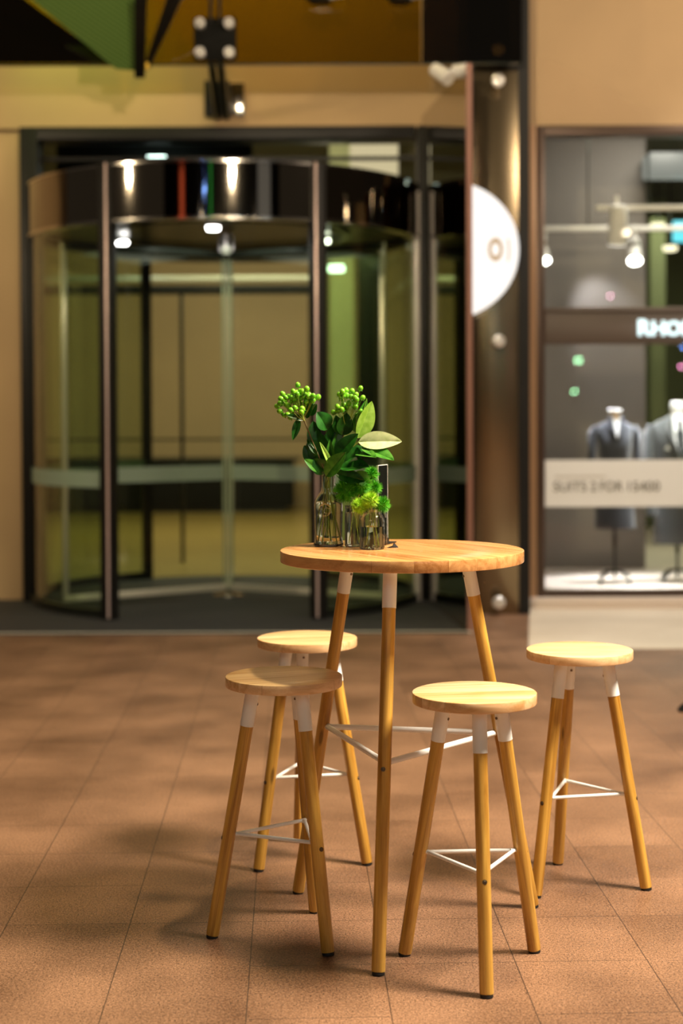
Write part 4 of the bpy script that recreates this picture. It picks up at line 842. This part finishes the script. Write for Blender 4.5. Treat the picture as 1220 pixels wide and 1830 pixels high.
# pompom flowers
def pompom(label, c, r, mat, foot, group, mid=None):
    t = sprig('pompom_flower', label, 'flower', group)
    rnd = random.Random(int(c.x*9999)); bm = B()
    bmesh.ops.create_icosphere(bm, subdivisions=3, radius=r*0.55, matrix=Matrix.Translation(c))
    for i in range(520):
        z = rnd.uniform(-1, 1); a = rnd.uniform(0, 2*PI); s = math.sqrt(1-z*z); d = Vector((s*math.cos(a), s*math.sin(a), z))
        d = (d+Vector((rnd.uniform(-.25, .25), rnd.uniform(-.25, .25), rnd.uniform(-.1, .35)))).normalized()
        ll = r*rnd.uniform(0.84, 1.2); p0 = c+d*r*0.4; p1 = c+d*ll+Vector((0, 0, rnd.uniform(-.05, .12)*r)); a1, a2 = frame_for(d); w_ = r*0.06
        v = [bm.verts.new(p0+a1*w_), bm.verts.new(p0-a1*w_*0.5+a2*w_*0.87), bm.verts.new(p0-a1*w_*0.5-a2*w_*0.87), bm.verts.new(p1)]
        bm.faces.new((v[0], v[1], v[3])); bm.faces.new((v[1], v[2], v[3])); bm.faces.new((v[2], v[0], v[3]))
    obj('bloom', bm, mat, t, False)
    stem_to([foot]+([mid] if mid is not None else [])+[c-Vector((0, 0, r*0.5))], 0.0013, 'stem', t)
g1 = 'lime pompom flowers in the short jar'; g2 = 'green pompom flowers in the middle jar'
b3 = Vector((0.084, 4.245, TH)); b2_ = Vector((0.036, 4.322, TH)); b4 = Vector((0.104, 4.375, TH))
pompom('bright lime pompom flower on top of the short jar', Pt(662, 894, 4.22), 0.0255, 'bloom_lime', b3+Vector((0.006, 0.0, 0.012)), g1, b3+Vector((0, 0, 0.105)))
pompom('lime pompom flower at the left over the short jar rim', Pt(643, 905, 4.225), 0.0255, 'bloom_lime', b3+Vector((-0.012, 0.01, 0.012)), g1, b3+Vector((-0.004, 0, 0.105)))
pompom('green pompom flower at the right over the short jar rim', Pt(683, 902, 4.235), 0.0245, 'bloom_green', b3+Vector((0.014, 0.0, 0.012)), g1, b3+Vector((0.006, 0, 0.105)))
pompom('deep green pompom flower nearest the bottle neck', Pt(617, 878, 4.33), 0.036, 'bloom_green', b2_+Vector((-0.012, 0, 0.012)), g2, b2_+Vector((-0.004, 0, 0.11)))
pompom('green pompom flower in the middle jar under the dark leaves', Pt(644, 868, 4.335), 0.034, 'bloom_green', b2_+Vector((0.010, 0, 0.012)), g2, b2_+Vector((0.002, 0, 0.11)))
pompom('tall green pompom flower beside the menu card', Pt(663, 848, 4.37), 0.024, 'bloom_green', b4+Vector((-0.006, 0, 0.012)), 'green pompom flowers in the back jar', b4+Vector((-0.006, 0, 0.11)))
pompom('green pompom flower in the back jar under the tall one', Pt(668, 872, 4.38), 0.024, 'bloom_green', b4+Vector((0.008, 0.006, 0.012)), 'green pompom flowers in the back jar', b4+Vector((0.002, 0, 0.11)))

# ================================================================== PLAZA BEHIND THE CAMERA (seen only as reflections in glass and steel)
bm = B(); box(bm, -12, 12, -8.3, -8, 0, 8); struct('wall_rear', bm, 'black_matte', 'dark building front across the plaza, reflected in the door', 'wall')
cols = [emit('plaza_lamp_warm', (1, 0.85, 0.6), 108), emit('plaza_lamp_cool', (0.7, 0.95, 1), 108), emit('plaza_lamp_pink', (1, 0.35, 0.6), 72), emit('plaza_lamp_green', (0.4, 1, 0.5), 72), emit('plaza_lamp_blue', (0.2, 0.4, 1), 84)]
rnd = random.Random(3)
names = ['warm', 'cool white', 'pink', 'green', 'blue']
for i in range(26):
    x = rnd.uniform(-7, 7); y = rnd.uniform(-7.5, -2); z = rnd.uniform(1.2, 5.2)
    bm = B(); bmesh.ops.create_icosphere(bm, subdivisions=3, radius=rnd.uniform(0.03, 0.06))
    k = rnd.choice([0, 0, 1, 1, 1, 2, 3, 4]); o = obj('plaza_lamp', bm, cols[k], None, True, (x, y, z))
    tag(o, 'small distant %s street light reflected in the dark door glass' % names[k], 'street light', '%s street lights reflected in the glass' % names[k])

for x0, x1, z0, z1, m_, nm, lb, ct in ((-8.2, -7.4, 3.6, 6.2, emit('red_neon', (1.0, 0.16, 0.06), 0.9), 'lit_sign', 'tall red lit sign across the plaza, reflected in the drum band', 'sign'),
        (-2.3, -2.1, 3.6, 6.4, emit('green_neon', (0.1, 1.0, 0.15), 0.8), 'lit_sign', 'narrow green lit sign across the plaza, reflected in the drum band', 'sign'),
        (6.8, 9.6, 4.4, 6.6, emit('lit_window', (0.9, 0.85, 0.75), 0.28), 'lit_window', 'dim lit upper window across the plaza, reflected in the drum band', 'window'),
        (-5.2, -4.6, 1.5, 2.9, emit('blue_sign', (0.25, 0.5, 1.0), 1.2), 'lit_sign', 'pale blue lit sign across the plaza, reflected in the door glass', 'sign')):
    bm = B(); box(bm, x0, x1, -8.0, -7.9, z0, z1, 0.01); tag(obj(nm, bm, m_), lb, ct)
